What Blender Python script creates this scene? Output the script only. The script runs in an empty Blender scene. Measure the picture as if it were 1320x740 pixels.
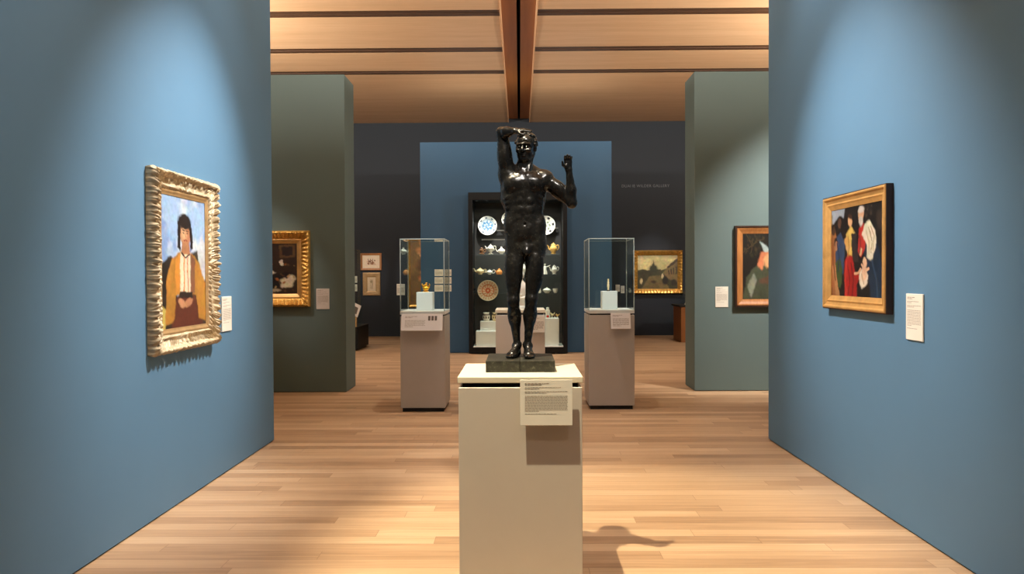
import bpy, bmesh, math, random
import numpy as np
from mathutils import Vector, Matrix

random.seed(7)
rng = np.random.default_rng(11)
scene = bpy.context.scene
COL = scene.collection
PI = math.pi

# ------------------------------------------------------------------ camera
F = 950.0
EYE = 1.55
cam_d = bpy.data.cameras.new('camera')
cam = bpy.data.objects.new('camera', cam_d)
COL.objects.link(cam)
cam_d.sensor_width = 36.0
cam_d.lens = F * 36.0 / 1320.0
cam_d.clip_start = 0.05
R3 = (Matrix.Rotation(math.radians(0.60), 3, 'Z')
      @ Matrix.Rotation(math.radians(90 - 0.84), 3, 'X')
      @ Matrix.Rotation(math.radians(-0.27), 3, 'Z'))
cam.matrix_world = Matrix.Translation((0, 0, EYE)) @ R3.to_4x4()
scene.camera = cam


def at(x, y, D):
    """point of the place at depth D that shows at pixel x, y of the 1320x740 frame"""
    d = R3 @ Vector(((x - 660.0) / F, (370.0 - y) / F, -1.0))
    return Vector((0, 0, EYE)) + d * (D / d.y)


# ------------------------------------------------------------------ helpers
def lin(c):
    c = c / 255.0
    return c / 12.92 if c <= 0.04045 else ((c + 0.055) / 1.055) ** 2.4


def C(r, g, b):
    return (lin(r), lin(g), lin(b), 1.0)


def tag(o, label=None, cat=None, group=None, kind=None):
    if label:
        o['label'] = label
    if cat:
        o['category'] = cat
    if group:
        o['group'] = group
    if kind:
        o['kind'] = kind
    return o


def empty(name, loc=(0, 0, 0), rz=0.0):
    o = bpy.data.objects.new(name, None)
    o.empty_display_size = 0.1
    o.location = loc
    o.rotation_euler = (0, 0, rz)
    COL.objects.link(o)
    return o


def link_mesh(name, me, mat, parent=None, smooth=False):
    if mat is not None and len(me.materials) == 0:
        me.materials.append(mat)
    if smooth:
        me.polygons.foreach_set('use_smooth', [True] * len(me.polygons))
    o = bpy.data.objects.new(name, me)
    COL.objects.link(o)
    if parent is not None:
        o.parent = parent
    return o


class MB:
    """collects shapes into one mesh"""
    def __init__(self):
        self.bm = bmesh.new()

    def box(self, x0, x1, y0, y1, z0, z1, bevel=0.0, seg=1):
        b = bmesh.new()
        bmesh.ops.create_cube(b, size=1.0)
        bmesh.ops.scale(b, vec=(x1 - x0, y1 - y0, z1 - z0), verts=b.verts)
        bmesh.ops.translate(b, vec=((x0 + x1) / 2, (y0 + y1) / 2, (z0 + z1) / 2), verts=b.verts)
        if bevel > 0:
            bmesh.ops.bevel(b, geom=list(b.edges), offset=bevel, segments=seg, affect='EDGES', profile=0.5)
        self._take(b)
        return self

    def _take(self, b, mtx=None):
        if mtx is not None:
            bmesh.ops.transform(b, matrix=mtx, verts=b.verts)
        me = bpy.data.meshes.new('tmp')
        b.to_mesh(me)
        b.free()
        self.bm.from_mesh(me)
        bpy.data.meshes.remove(me)

    def lathe(self, prof, n=24, c=(0, 0, 0), mtx=None):
        """prof: list of (r, z)"""
        b = bmesh.new()
        rings = []
        for r, z in prof:
            if r < 1e-6:
                rings.append([b.verts.new((c[0], c[1], c[2] + z))])
            else:
                rings.append([b.verts.new((c[0] + r * math.cos(2 * PI * i / n),
                                           c[1] + r * math.sin(2 * PI * i / n), c[2] + z)) for i in range(n)])
        for a, d in zip(rings, rings[1:]):
            for i in range(n):
                j = (i + 1) % n
                if len(a) == 1 and len(d) == 1:
                    continue
                if len(a) == 1:
                    b.faces.new((a[0], d[j], d[i]))
                elif len(d) == 1:
                    b.faces.new((a[i], a[j], d[0]))
                else:
                    b.faces.new((a[i], a[j], d[j], d[i]))
        if len(rings[0]) > 1:
            b.faces.new(list(reversed(rings[0])))
        if len(rings[-1]) > 1:
            b.faces.new(rings[-1])
        bmesh.ops.recalc_face_normals(b, faces=b.faces)
        self._take(b, mtx)
        return self

    def tube(self, pts, rad, n=10, sub=5):
        """smooth tapered tube through pts; rad a number or a list"""
        P = [Vector(p) for p in pts]
        Rr = list(rad) if hasattr(rad, '__len__') else [rad] * len(P)
        if sub > 1 and len(P) > 2:
            Q, S = [], []
            for i in range(len(P) - 1):
                p0 = P[max(i - 1, 0)]; p1 = P[i]; p2 = P[i + 1]; p3 = P[min(i + 2, len(P) - 1)]
                for k in range(sub):
                    t = k / sub
                    Q.append(0.5 * ((2 * p1) + (p2 - p0) * t + (2 * p0 - 5 * p1 + 4 * p2 - p3) * t * t
                                    + (3 * p1 - p0 - 3 * p2 + p3) * t ** 3))
                    S.append(Rr[i] * (1 - t) + Rr[i + 1] * t)
            Q.append(P[-1]); S.append(Rr[-1])
            P, Rr = Q, S
        b = bmesh.new()
        rings = []
        up = Vector((0.13, 0.97, 0.21))
        for i, p in enumerate(P):
            d = (P[min(i + 1, len(P) - 1)] - P[max(i - 1, 0)]).normalized()
            s = d.cross(up)
            if s.length < 1e-4:
                s = d.cross(Vector((1, 0, 0)))
            s.normalize()
            u = s.cross(d)
            rings.append([b.verts.new(p + (s * math.cos(2 * PI * k / n) + u * math.sin(2 * PI * k / n)) * Rr[i])
                          for k in range(n)])
        for a, d in zip(rings, rings[1:]):
            for k in range(n):
                b.faces.new((a[k], a[(k + 1) % n], d[(k + 1) % n], d[k]))
        b.faces.new(list(reversed(rings[0])))
        b.faces.new(rings[-1])
        bmesh.ops.recalc_face_normals(b, faces=b.faces)
        self._take(b)
        return self

    def ball(self, c, r, u=16, v=12):
        b = bmesh.new()
        bmesh.ops.create_uvsphere(b, u_segments=u, v_segments=v, radius=1.0)
        rr = r if hasattr(r, '__len__') else (r, r, r)
        bmesh.ops.scale(b, vec=rr, verts=b.verts)
        bmesh.ops.translate(b, vec=c, verts=b.verts)
        self._take(b)
        return self

    def prism(self, pts, y0, y1):
        """outline in x, z extruded from y0 to y1"""
        b = bmesh.new()
        a = [b.verts.new((x, y0, z)) for x, z in pts]
        d = [b.verts.new((x, y1, z)) for x, z in pts]
        n = len(pts)
        b.faces.new(a)
        b.faces.new(list(reversed(d)))
        for i in range(n):
            b.faces.new((a[i], d[i], d[(i + 1) % n], a[(i + 1) % n]))
        bmesh.ops.recalc_face_normals(b, faces=b.faces)
        self._take(b)
        return self

    def quad(self, a, b_, c, d):
        vs = [self.bm.verts.new(p) for p in (a, b_, c, d)]
        self.bm.faces.new(vs)
        return self

    def build(self, name, mat, parent=None, smooth=False):
        me = bpy.data.meshes.new(name)
        self.bm.to_mesh(me)
        self.bm.free()
        o = link_mesh(name, me, mat, parent, smooth)
        if smooth:
            try:
                me.set_sharp_from_angle(angle=math.radians(42))
            except Exception:
                pass
        return o


def copy_tree(o, parent=None):
    c = o.copy()
    COL.objects.link(c)
    if parent is not None:
        c.parent = parent
    for ch in list(o.children):
        copy_tree(ch, c)
    return c


# ------------------------------------------------------------------ materials
class NT:
    def __init__(self, name):
        self.m = bpy.data.materials.new(name)
        self.m.use_nodes = True
        self.t = self.m.node_tree
        self.b = self.t.nodes.get('Principled BSDF')
        self.out = self.t.nodes.get('Material Output')

    def n(self, kind, **kw):
        x = self.t.nodes.new(kind)
        for k, v in kw.items():
            setattr(x, k, v)
        return x

    def l(self, a, b):
        self.t.links.new(a, b)

    def math(self, op, a, b=None, c=None):
        x = self.n('ShaderNodeMath', operation=op)
        for i, v in enumerate((a, b, c)):
            if v is None:
                continue
            if isinstance(v, (int, float)):
                x.inputs[i].default_value = v
            else:
                self.l(v, x.inputs[i])
        return x.outputs[0]

    def mix(self, fac, a, b, mode='MIX'):
        x = self.n('ShaderNodeMix', data_type='RGBA', blend_type=mode)
        for s, v in ((x.inputs[0], fac), (x.inputs[6], a), (x.inputs[7], b)):
            if isinstance(v, (int, float)):
                s.default_value = v
            elif isinstance(v, tuple):
                s.default_value = v
            else:
                self.l(v, s)
        return x.outputs[2]

    def noise(self, scale=(1, 1, 1), s=5.0, detail=4.0, rough=0.55, coord='Object'):
        tc = self.n('ShaderNodeTexCoord')
        mp = self.n('ShaderNodeMapping')
        mp.inputs['Scale'].default_value = scale
        self.l(tc.outputs[coord], mp.inputs['Vector'])
        x = self.n('ShaderNodeTexNoise')
        x.inputs['Scale'].default_value = s
        x.inputs['Detail'].default_value = detail
        x.inputs['Roughness'].default_value = rough
        self.l(mp.outputs[0], x.inputs['Vector'])
        return x.outputs['Fac']

    def ramp(self, fac, stops):
        x = self.n('ShaderNodeValToRGB')
        e = x.color_ramp.elements
        while len(e) < len(stops):
            e.new(0.5)
        for el, (p, c) in zip(e, stops):
            el.position = p
            el.color = c
        self.l(fac, x.inputs[0])
        return x.outputs[0]

    def bump(self, h, strength=0.2, dist=0.01):
        x = self.n('ShaderNodeBump')
        x.inputs['Strength'].default_value = strength
        x.inputs['Distance'].default_value = dist
        self.l(h, x.inputs['Height'])
        self.l(x.outputs[0], self.b.inputs['Normal'])


def mat(name, col, rough=0.6, metal=0.0, var=0.08, vs=6.0, bump=0.0, bs=200.0, spec=0.5, coat=0.0):
    m = NT(name)
    b = m.b
    b.inputs['Roughness'].default_value = rough
    b.inputs['Metallic'].default_value = metal
    b.inputs['Specular IOR Level'].default_value = spec
    if coat:
        b.inputs['Coat Weight'].default_value = coat
        b.inputs['Coat Roughness'].default_value = 0.12
    if var > 0:
        f = m.noise(s=vs)
        lo = tuple(c * (1 - var) for c in col[:3]) + (1,)
        hi = tuple(min(1, c * (1 + var)) for c in col[:3]) + (1,)
        m.l(m.ramp(f, [(0.3, lo), (0.7, hi)]), b.inputs['Base Color'])
    else:
        b.inputs['Base Color'].default_value = col
    if bump > 0:
        m.bump(m.noise(s=bs, detail=2), bump, 0.002)
    return m.m


def wood_mat(name, stops, along='X', rough=0.45, s=3.0, stretch=0.06, spec=0.4):
    m = NT(name)
    sc = {'X': (stretch, 1, 1), 'Y': (1, stretch, 1), 'Z': (1, 1, stretch)}[along]
    f1 = m.noise(sc, s * 6, 6, 0.6)
    f2 = m.noise(sc, s, 3, 0.5)
    f = m.math('ADD', m.math('MULTIPLY', f1, 0.55), m.math('MULTIPLY', f2, 0.45))
    m.l(m.ramp(f, stops), m.b.inputs['Base Color'])
    m.b.inputs['Roughness'].default_value = rough
    m.b.inputs['Specular IOR Level'].default_value = spec
    return m.m


def floor_mat():
    m = NT('oak_floor')
    tc = m.n('ShaderNodeTexCoord')
    sp = m.n('ShaderNodeSeparateXYZ')
    m.l(tc.outputs['Object'], sp.inputs[0])
    x, y = sp.outputs[0], sp.outputs[1]
    Wd, Ln = 0.118, 1.9
    v = m.math('DIVIDE', y, Wd)
    row = m.math('FLOOR', v)
    wn = m.n('ShaderNodeTexWhiteNoise', noise_dimensions='1D')
    m.l(row, wn.inputs['W'])
    off = m.math('MULTIPLY', wn.outputs['Value'], 37.0)
    u = m.math('ADD', m.math('DIVIDE', x, Ln), off)
    colm = m.math('FLOOR', u)
    cv = m.n('ShaderNodeCombineXYZ')
    m.l(colm, cv.inputs[0]); m.l(row, cv.inputs[1])
    w2 = m.n('ShaderNodeTexWhiteNoise', noise_dimensions='2D')
    m.l(cv.outputs[0], w2.inputs['Vector'])
    tone = w2.outputs['Value']
    # grain, shifted per plank
    g = m.n('ShaderNodeCombineXYZ')
    m.l(m.math('MULTIPLY', x, 0.9), g.inputs[0])
    m.l(m.math('MULTIPLY', y, 26.0), g.inputs[1])
    m.l(m.math('MULTIPLY', tone, 40.0), g.inputs[2])
    nz = m.n('ShaderNodeTexNoise')
    nz.inputs['Scale'].default_value = 1.6
    nz.inputs['Detail'].default_value = 6
    nz.inputs['Roughness'].default_value = 0.6
    nz.inputs['Distortion'].default_value = 0.6
    m.l(g.outputs[0], nz.inputs['Vector'])
    k = m.math('ADD', m.math('MULTIPLY', tone, 0.36), m.math('MULTIPLY', nz.outputs['Fac'], 0.72))
    col = m.ramp(k, [(0.25, C(148, 115, 84)), (0.45, C(175, 141, 107)), (0.62, C(189, 155, 119)), (0.85, C(204, 173, 138))])
    fv = m.math('FRACT', v)
    dv = m.math('MINIMUM', fv, m.math('SUBTRACT', 1.0, fv))
    fu = m.math('FRACT', u)
    du = m.math('MULTIPLY', m.math('MINIMUM', fu, m.math('SUBTRACT', 1.0, fu)), Ln / Wd)
    seam = m.math('LESS_THAN', m.math('MINIMUM', dv, du), 0.012)
    col = m.mix(m.math('MULTIPLY', seam, 0.55), col, C(96, 60, 36))
    m.l(col, m.b.inputs['Base Color'])
    m.l(m.math('ADD', m.math('MULTIPLY', nz.outputs['Fac'], 0.16), 0.34), m.b.inputs['Roughness'])
    m.b.inputs['Specular IOR Level'].default_value = 0.4
    return m.m


def attr_mat(name, rough=0.42, spec=0.4):
    m = NT(name)
    a = m.n('ShaderNodeAttribute')
    a.attribute_name = 'Col'
    m.l(a.outputs['Color'], m.b.inputs['Base Color'])
    m.b.inputs['Roughness'].default_value = rough
    m.b.inputs['Specular IOR Level'].default_value = spec
    m.bump(m.noise(s=90, detail=4), 0.15, 0.003)
    return m.m


def glass_mat(name, tint=(0.96, 0.99, 0.98, 1), refl=1.0, haze=0.0):
    m = NT(name)
    m.t.nodes.remove(m.b)
    tr = m.n('ShaderNodeBsdfTransparent')
    tr.inputs[0].default_value = tint
    gl = m.n('ShaderNodeBsdfGlossy')
    gl.inputs['Roughness'].default_value = 0.02
    gl.inputs[0].default_value = (1, 1, 1, 1)
    fr = m.n('ShaderNodeFresnel')
    fr.inputs[0].default_value = 1.49
    mx = m.n('ShaderNodeMixShader')
    ge = m.n('ShaderNodeNewGeometry')          # the leaving side of a pane lets everything through
    front = m.math('SUBTRACT', 1.0, ge.outputs['Backfacing'])
    m.l(m.math('MULTIPLY', m.math('MULTIPLY', fr.outputs[0], refl), front), mx.inputs[0])
    m.l(tr.outputs[0], mx.inputs[1])
    m.l(gl.outputs[0], mx.inputs[2])
    last = mx.outputs[0]
    if haze > 0:
        df = m.n('ShaderNodeBsdfTranslucent')
        df.inputs[0].default_value = (0.8, 0.86, 0.84, 1)
        d2 = m.n('ShaderNodeBsdfDiffuse')
        d2.inputs[0].default_value = (0.8, 0.86, 0.84, 1)
        ad = m.n('ShaderNodeMixShader')
        ad.inputs[0].default_value = 0.5
        m.l(df.outputs[0], ad.inputs[1]); m.l(d2.outputs[0], ad.inputs[2])
        m2 = m.n('ShaderNodeMixShader')
        m2.inputs[0].default_value = haze
        m.l(last, m2.inputs[1]); m.l(ad.outputs[0], m2.inputs[2])
        last = m2.outputs[0]
    m.l(last, m.out.inputs['Surface'])
    return m.m


M = {}
M['blue'] = mat('blue_wall_paint', C(82, 121, 150), 0.62, var=0.03, vs=1.5, bump=0.05, bs=260)
M['grey'] = mat('grey_green_wall_paint', C(92, 110, 108), 0.65, var=0.03, vs=1.5, bump=0.05, bs=260)
M['navy'] = mat('dark_slate_wall_paint', C(24, 31, 41), 0.7, var=0.03, vs=1.5)
M['deepblue'] = mat('deep_blue_wall_paint', C(39, 76, 106), 0.62, var=0.03, vs=1.5)
M['floor'] = floor_mat()
M['ceil_wood'] = wood_mat('ceiling_timber', [(0.3, C(192, 152, 113)), (0.5, C(203, 164, 126)), (0.7, C(212, 175, 138))], 'X', 0.5, 5.0, 0.05)
M['ceil_edge'] = wood_mat('ceiling_timber_edge', [(0.3, C(190, 140, 100)), (0.7, C(222, 178, 136))], 'Y', 0.5, 2.2, 0.05)
M['ridge'] = wood_mat('ridge_timber', [(0.3, C(150, 96, 52)), (0.7, C(176, 118, 66))], 'Y', 0.5, 2.2, 0.05)
M['slotboard'] = mat('dark_slot_board', C(72, 44, 22), 0.6, var=0.1)
M['slot'] = mat('dark_slot', C(40, 26, 20), 0.8, var=0.0)
M['cream'] = mat('cream_lacquer', C(226, 216, 190), 0.38, var=0.02)
M['pedestal'] = mat('warm_grey_lacquer', C(200, 191, 177), 0.42, var=0.02)
M['taupe'] = mat('taupe_lacquer', C(176, 169, 160), 0.4, var=0.02)
M['black'] = mat('black_recess', C(16, 14, 13), 0.7, var=0.0)
M['charcoal'] = mat('charcoal_lacquer', C(12, 12, 13), 0.5, var=0.03, spec=0.25)
M['caseback'] = mat('grey_felt_back', C(64, 62, 62), 0.8, var=0.04, vs=3)
M['card'] = mat('card_paper', C(228, 222, 206), 0.6, var=0.02)
M['cardpink'] = mat('pale_card_paper', C(214, 208, 202), 0.6, var=0.02)
M['ink'] = mat('grey_ink', C(150, 138, 122), 0.8, var=0.0)
M['inkdark'] = mat('dark_ink', C(92, 84, 76), 0.8, var=0.0)
M['white'] = mat('white_plinth_paint', C(214, 216, 210), 0.5, var=0.02)
M['porcelain'] = mat('white_porcelain', C(226, 222, 210), 0.2, var=0.03, vs=20, coat=0.4)
M['creamware'] = mat('cream_porcelain', C(226, 206, 160), 0.22, var=0.08, vs=30, coat=0.4)
M['amber'] = mat('orange_glazed_ceramic', C(220, 140, 70), 0.25, var=0.15, vs=40, coat=0.4)
M['yellow'] = mat('yellow_glazed_ceramic', C(220, 176, 96), 0.22, var=0.1, vs=30, coat=0.4)
M['brownfig'] = mat('brown_ceramic', C(120, 84, 54), 0.35, var=0.3, vs=60)
M['red'] = mat('red_glaze', C(190, 40, 28), 0.3, var=0.05)
M['gold'] = mat('polished_gold', C(226, 170, 60), 0.28, metal=1.0, var=0.1, vs=40)
M['giltpale'] = mat('pale_worn_gilding', C(180, 161, 128), 0.5, metal=0.2, var=0.3, vs=16, bump=0.3, bs=120)
M['gilt'] = mat('bright_gilding', C(216, 166, 84), 0.36, metal=0.7, var=0.25, vs=18, bump=0.3, bs=120)
M['giltsmooth'] = mat('smooth_gilding', C(206, 158, 92), 0.38, metal=0.45, var=0.16, vs=12)
M['liner'] = mat('brown_gilt_liner', C(168, 136, 92), 0.45, metal=0.3, var=0.15, vs=20)
M['darkwood'] = wood_mat('dark_frame_wood', [(0.3, C(44, 28, 20)), (0.7, C(66, 44, 30))], 'Z', 0.4, 8, 0.1)
M['orangewood'] = wood_mat('orange_frame_wood', [(0.3, C(140, 88, 46)), (0.7, C(186, 126, 72))], 'Z', 0.4, 8, 0.1)
M['cabwood'] = wood_mat('brown_cabinet_wood', [(0.3, C(132, 84, 44)), (0.7, C(168, 112, 64))], 'Z', 0.45, 5, 0.1)
M['paint'] = attr_mat('oil_paint')
M['paper'] = attr_mat('ink_on_paper', 0.7, 0.2)
M['glazepat'] = attr_mat('painted_glaze', 0.2, 0.5)
M['glass'] = glass_mat('vitrine_glass', refl=0.9)
M['glassedge'] = glass_mat('glass_edge', (0.72, 0.82, 0.8, 1), 1.0, 0.45)
M['museumglass'] = glass_mat('low_reflection_glass', refl=0.25)
M['shelfglass'] = glass_mat('shelf_glass', (0.9, 0.95, 0.93, 1), 0.7, 0.04)
M['steel'] = mat('brushed_steel', C(150, 148, 144), 0.35, metal=0.9, var=0.05)
M['letter'] = mat('grey_lettering', C(112, 114, 120), 0.6, var=0.0)


def bronze():
    m = NT('dark_bronze')
    f = m.noise(s=9, detail=5)
    f2 = m.noise(s=60, detail=4)
    k = m.math('ADD', m.math('MULTIPLY', f, 0.6), m.math('MULTIPLY', f2, 0.4))
    m.l(m.ramp(k, [(0.35, C(22, 21, 20)), (0.55, C(36, 34, 31)), (0.72, C(58, 56, 49))]), m.b.inputs['Base Color'])
    m.b.inputs['Metallic'].default_value = 0.6
    m.l(m.math('ADD', m.math('MULTIPLY', f2, 0.2), 0.15), m.b.inputs['Roughness'])
    m.b.inputs['Specular IOR Level'].default_value = 0.5
    m.bump(m.noise(s=70, detail=3), 0.22, 0.004)
    return m.m


def bronze_base():
    m = NT('patinated_bronze_base')
    f = m.noise(s=30, detail=6, rough=0.7)
    m.l(m.ramp(f, [(0.35, C(34, 34, 30)), (0.55, C(54, 54, 46)), (0.75, C(112, 110, 94))]), m.b.inputs['Base Color'])
    m.b.inputs['Metallic'].default_value = 0.35
    m.b.inputs['Roughness'].default_value = 0.42
    m.bump(m.noise(s=45, detail=5), 0.35, 0.004)
    return m.m


M['bronze'] = bronze()
M['bronzebase'] = bronze_base()
# ------------------------------------------------------------------ the setting
WX = 2.337       # inner face of the side walls
WD = 6.95        # where the blue walls end
GD0, GD1 = 9.87, 10.42
PD = 14.90       # face of the deep blue centre wall
BD = 19.10       # back wall
WH = 4.26        # height of the free-standing walls
CZ = 5.53        # ceiling


def struct(o):
    o['kind'] = 'structure'
    return o


fl = MB(); fl.box(-9, 9, -3.2, BD + 0.3, -0.2, 0.0)
struct(fl.build('floor', M['floor']))

GAP = 0.008      # the shadow gap the walls stand on
for s, side in ((-1, 'left'), (1, 'right')):
    w = MB()
    a, b = sorted((s * WX, s * (WX + 0.6)))
    w.box(a, b, -3.0, WD, GAP, WH, 0.004)
    o = struct(w.build('wall_' + side, M['blue']))
    k = MB(); k.box(a + 0.012, b - 0.012, -3.0, WD - 0.012, 0, GAP + 0.002)
    struct(k.build('baseboard_' + side, M['black'], o))
    w = MB()
    a, b = sorted((s * 2.335, s * 8.9))
    w.box(a, b, GD0, GD1, GAP, WH, 0.004)
    o = struct(w.build('wall_middle_' + side, M['grey']))
    k = MB(); k.box(a + 0.012, b - 0.012, GD0 + 0.012, GD1 - 0.012, 0, GAP + 0.002)
    struct(k.build('baseboard_middle_' + side, M['black'], o))
    w = MB()
    a, b = sorted((s * 9.0, s * 9.2))
    w.box(a, b, -3.2, BD + 0.2, 0, 6.2)
    struct(w.build('wall_outer_' + side, M['navy']))
w = MB(); w.box(-9, 9, -3.4, -3.0, 0, 6.2)
struct(w.build('wall_front', M['grey']))
w = MB(); w.box(-9, 9, BD, BD + 0.2, 0, 6.2)
struct(w.build('wall_back', M['navy']))

# deep blue centre wall with the opening of the built-in case
CX0, CX1, CTOP = -1.02, 0.95, 3.235
PX0, PX1 = -2.0, 1.86
w = MB()
w.box(PX0, CX0, PD, PD + 0.75, GAP, WH)
w.box(CX1, PX1, PD, PD + 0.75, GAP, WH)
w.box(CX0, CX1, PD, PD + 0.75, CTOP, WH)
struct(w.build('wall_center', M['deepblue']))

# ceiling: dark deck, timber panels between slots, recessed ridge
c = MB(); c.box(-9.0, 9.0, -3.2, BD + 0.2, 6.0, 6.2)
ceiling = struct(c.build('ceiling', M['slot']))
slots = [-3.2, -1.2, 0.6, 2.4, 4.2, 5.95, 7.7, 9.45, 11.2, 13.0, 14.42, BD]
for s in (-1, 1):
    for y0, y1 in zip(slots, slots[1:]):
        ya = y0 + 0.142
        yb = y1 - (0.142 if y1 < BD else 0.0)
        xa, xb = sorted((s * 0.285, s * 9.0))
        za, zb = CZ + 0.006, CZ - 0.004
        b = bmesh.new()
        vs = [b.verts.new(p) for p in ((xa, ya, za), (xb, ya, za), (xb, yb, zb), (xa, yb, zb),
                                       (xa, ya, za + 0.16), (xb, ya, za + 0.16), (xb, yb, zb + 0.16), (xa, yb, zb + 0.16))]
        for f in ((0, 1, 2, 3), (7, 6, 5, 4), (0, 4, 5, 1), (1, 5, 6, 2), (2, 6, 7, 3), (3, 7, 4, 0)):
            b.faces.new([vs[i] for i in f])
        bmesh.ops.recalc_face_normals(b, faces=b.faces)
        bmesh.ops.bevel(b, geom=list(b.edges), offset=0.008, segments=1, affect='EDGES')
        m_ = MB(); m_._take(b)
        struct(m_.build('ceiling_panel', M['ceil_wood'], ceiling))
        if y1 < BD:
            for a_, b_ in ((-0.14, -0.022), (0.022, 0.14)):
                t = MB(); t.box(xa, xb, y1 + a_, y1 + b_, CZ + 0.005, CZ + 0.1)
                struct(t.build('slot_board', M['slotboard'], ceiling))
            t = MB(); t.box(xa, xb, y1 - 0.022, y1 + 0.022, CZ + 0.06, CZ + 0.1)
            struct(t.build('slot_channel', M['black'], ceiling))
    xa, xb = sorted((s * 0.285, s * 0.262))
    t = MB(); t.box(xa, xb, -3.2, BD, CZ - 0.015, CZ + 0.24, 0.006)
    struct(t.build('panel_edge_trim', M['ceil_edge'], ceiling))
    xa, xb = sorted((s * 0.03, s * 0.262))
    t = MB(); t.box(xa, xb, -3.2, BD, CZ + 0.09, CZ + 0.3)
    struct(t.build('ridge_board', M['ridge'], ceiling))

# raised lettering on the back wall
cu = bpy.data.curves.new('lettering', 'FONT')
cu.body = 'DUANE WILDER GALLERY'
cu.size = 0.135
cu.extrude = 0.004
cu.space_character = 1.12
tmp = bpy.data.objects.new('tmp', cu)
COL.objects.link(tmp)
bpy.context.view_layer.update()
me = bpy.data.meshes.new_from_object(tmp.evaluated_get(bpy.context.evaluated_depsgraph_get()))
bpy.data.objects.remove(tmp)
xs = [v.co.x for v in me.vertices]
wtxt = max(xs) - min(xs)
p0 = at(801.5, 241.5, BD); p1 = at(863, 241.5, BD)
k = (p1.x - p0.x) / wtxt
for v in me.vertices:
    v.co = ((v.co.x - min(xs)) * k, -v.co.z, v.co.y * k * 1.05)
for p in me.polygons:
    p.use_smooth = False
lt = empty('wall_lettering', (p0.x, BD - 0.004, p0.z))
tag(lt, 'small pale capital letters reading DUANE WILDER GALLERY high on the dark back wall', 'lettering')
W_ = p1.x - p0.x
xs = sorted(v.co.x for v in me.vertices)
gaps = sorted(((b - a, (a + b) / 2) for a, b in zip(xs, xs[1:])), reverse=True)[:2]
cuts = [-1.0] + sorted(g[1] for g in gaps) + [W_ + 1.0]
for a, b in zip(cuts, cuts[1:]):
    bm = bmesh.new()
    bm.from_mesh(me)
    bmesh.ops.delete(bm, geom=[v for v in bm.verts if not a < v.co.x <= b], context='VERTS')
    wm = bpy.data.meshes.new('word')
    bm.to_mesh(wm)
    bm.free()
    link_mesh('word', wm, M['letter'], lt)

# ------------------------------------------------------------------ text cards
def word_rows(mb, x0, x1, ztop, rows, pitch, hgt, y, r, last=0.6):
    """rows of little printed words"""
    z = ztop
    for i in range(rows):
        x = x0
        end = x1 if i < rows - 1 else x0 + (x1 - x0) * last
        while x < end - hgt:
            w_ = min(hgt * r.uniform(2.0, 6.0), end - x)
            mb.quad((x, y, z - hgt), (x + w_, y, z - hgt), (x + w_, y, z), (x, y, z))
            x += w_ + hgt * 0.9
        z -= pitch
    return z


def text_card(name, w, h, label, cat, loc, rz=0.0, tilt=0.0, m='card', thick=0.012, seed=1, group=None,
              layout='wall', standoff=0.0):
    r = random.Random(seed)
    t = empty(name, loc, rz)
    if tilt:
        t.rotation_euler = (tilt, 0, rz)
    tag(t, label, cat, group)
    p = MB(); p.box(-w / 2, w / 2, -thick, 0.0, -h / 2, h / 2, min(0.002, thick * 0.2))
    panel = p.build('card_panel', M[m], t)
    if standoff > 0:
        s = MB(); s.box(-w * 0.3, w * 0.3, -0.001, standoff, -h * 0.25, h * 0.25)
        s.build('mounting_block', M['black'], t)
    y = -thick - 0.0006
    tx = MB(); par = MB(); crd = MB()
    mx = w * 0.09
    hg = h * 0.012
    if layout == 'wall':
        z = word_rows(tx, -w / 2 + mx, w * 0.05, h / 2 - h * 0.07, 2, h * 0.03, hg * 1.3, y, r, 0.7)
        z = word_rows(tx, -w / 2 + mx, w * 0.28, z - h * 0.03, 2, h * 0.03, hg, y, r, 0.4)
        z = word_rows(tx, -w / 2 + mx, w / 2 - mx, z - h * 0.03, 2, h * 0.03, hg, y, r, 0.5)
        z = word_rows(par, -w / 2 + mx, w / 2 - mx, z - h * 0.04, 11, h * 0.033, hg, y, r, 0.35)
        z = word_rows(crd, -w / 2 + mx, w / 2 - mx, z - h * 0.03, 1, h * 0.03, hg, y, r, 0.75)
    elif layout == 'wide':
        z = word_rows(tx, -w / 2 + mx, -w * 0.12, h / 2 - h * 0.14, 2, h * 0.07, h * 0.03, y, r, 0.6)
        z = word_rows(par, -w / 2 + mx, w * 0.08, z - h * 0.1, 6, h * 0.075, h * 0.03, y, r, 0.4)
    else:
        z = word_rows(tx, -w / 2 + mx, w * 0.1, h / 2 - h * 0.12, 2, h * 0.07, h * 0.03, y, r, 0.6)
        z = word_rows(par, -w / 2 + mx, w / 2 - mx, z - h * 0.08, 7, h * 0.075, h * 0.035, y, r, 0.5)
    tx.build('printed_heading', M['ink'], panel)
    par.build('printed_paragraph', M['ink'], panel)
    if layout == 'wall':
        crd.build('printed_credit', M['ink'], panel)
    return t


# ------------------------------------------------------------------ main pedestal
PF = 3.30                      # its front face
PW, PDp = 0.563, 0.513         # width and depth
pd = empty('display_pedestal', (0, PF + PDp / 2, 0))
tag(pd, 'large pale pedestal in the foreground carrying the dark bronze figure', 'pedestal', 'display pedestals')
hw, hd = PW / 2, PDp / 2
RZ = 1.0505
b = MB()
th = 0.012
b.box(-hw + 0.004, hw - 0.004, -hd, -hd + th, 0.0, RZ, 0.002)
b.box(-hw + 0.004, hw - 0.004, hd - th, hd, 0.0, RZ, 0.002)
b.box(-hw + 0.004, -hw + 0.004 + th, -hd + th, hd - th, 0.0, RZ, 0.002)
b.box(hw - 0.004 - th, hw - 0.004, -hd + th, hd - th, 0.0, RZ, 0.002)
b.build('pedestal_body', M['pedestal'], pd)
b = MB(); b.box(-hw + 0.02, hw - 0.02, -hd + 0.035, hd - 0.035, 0.9, 1.070)
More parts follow.
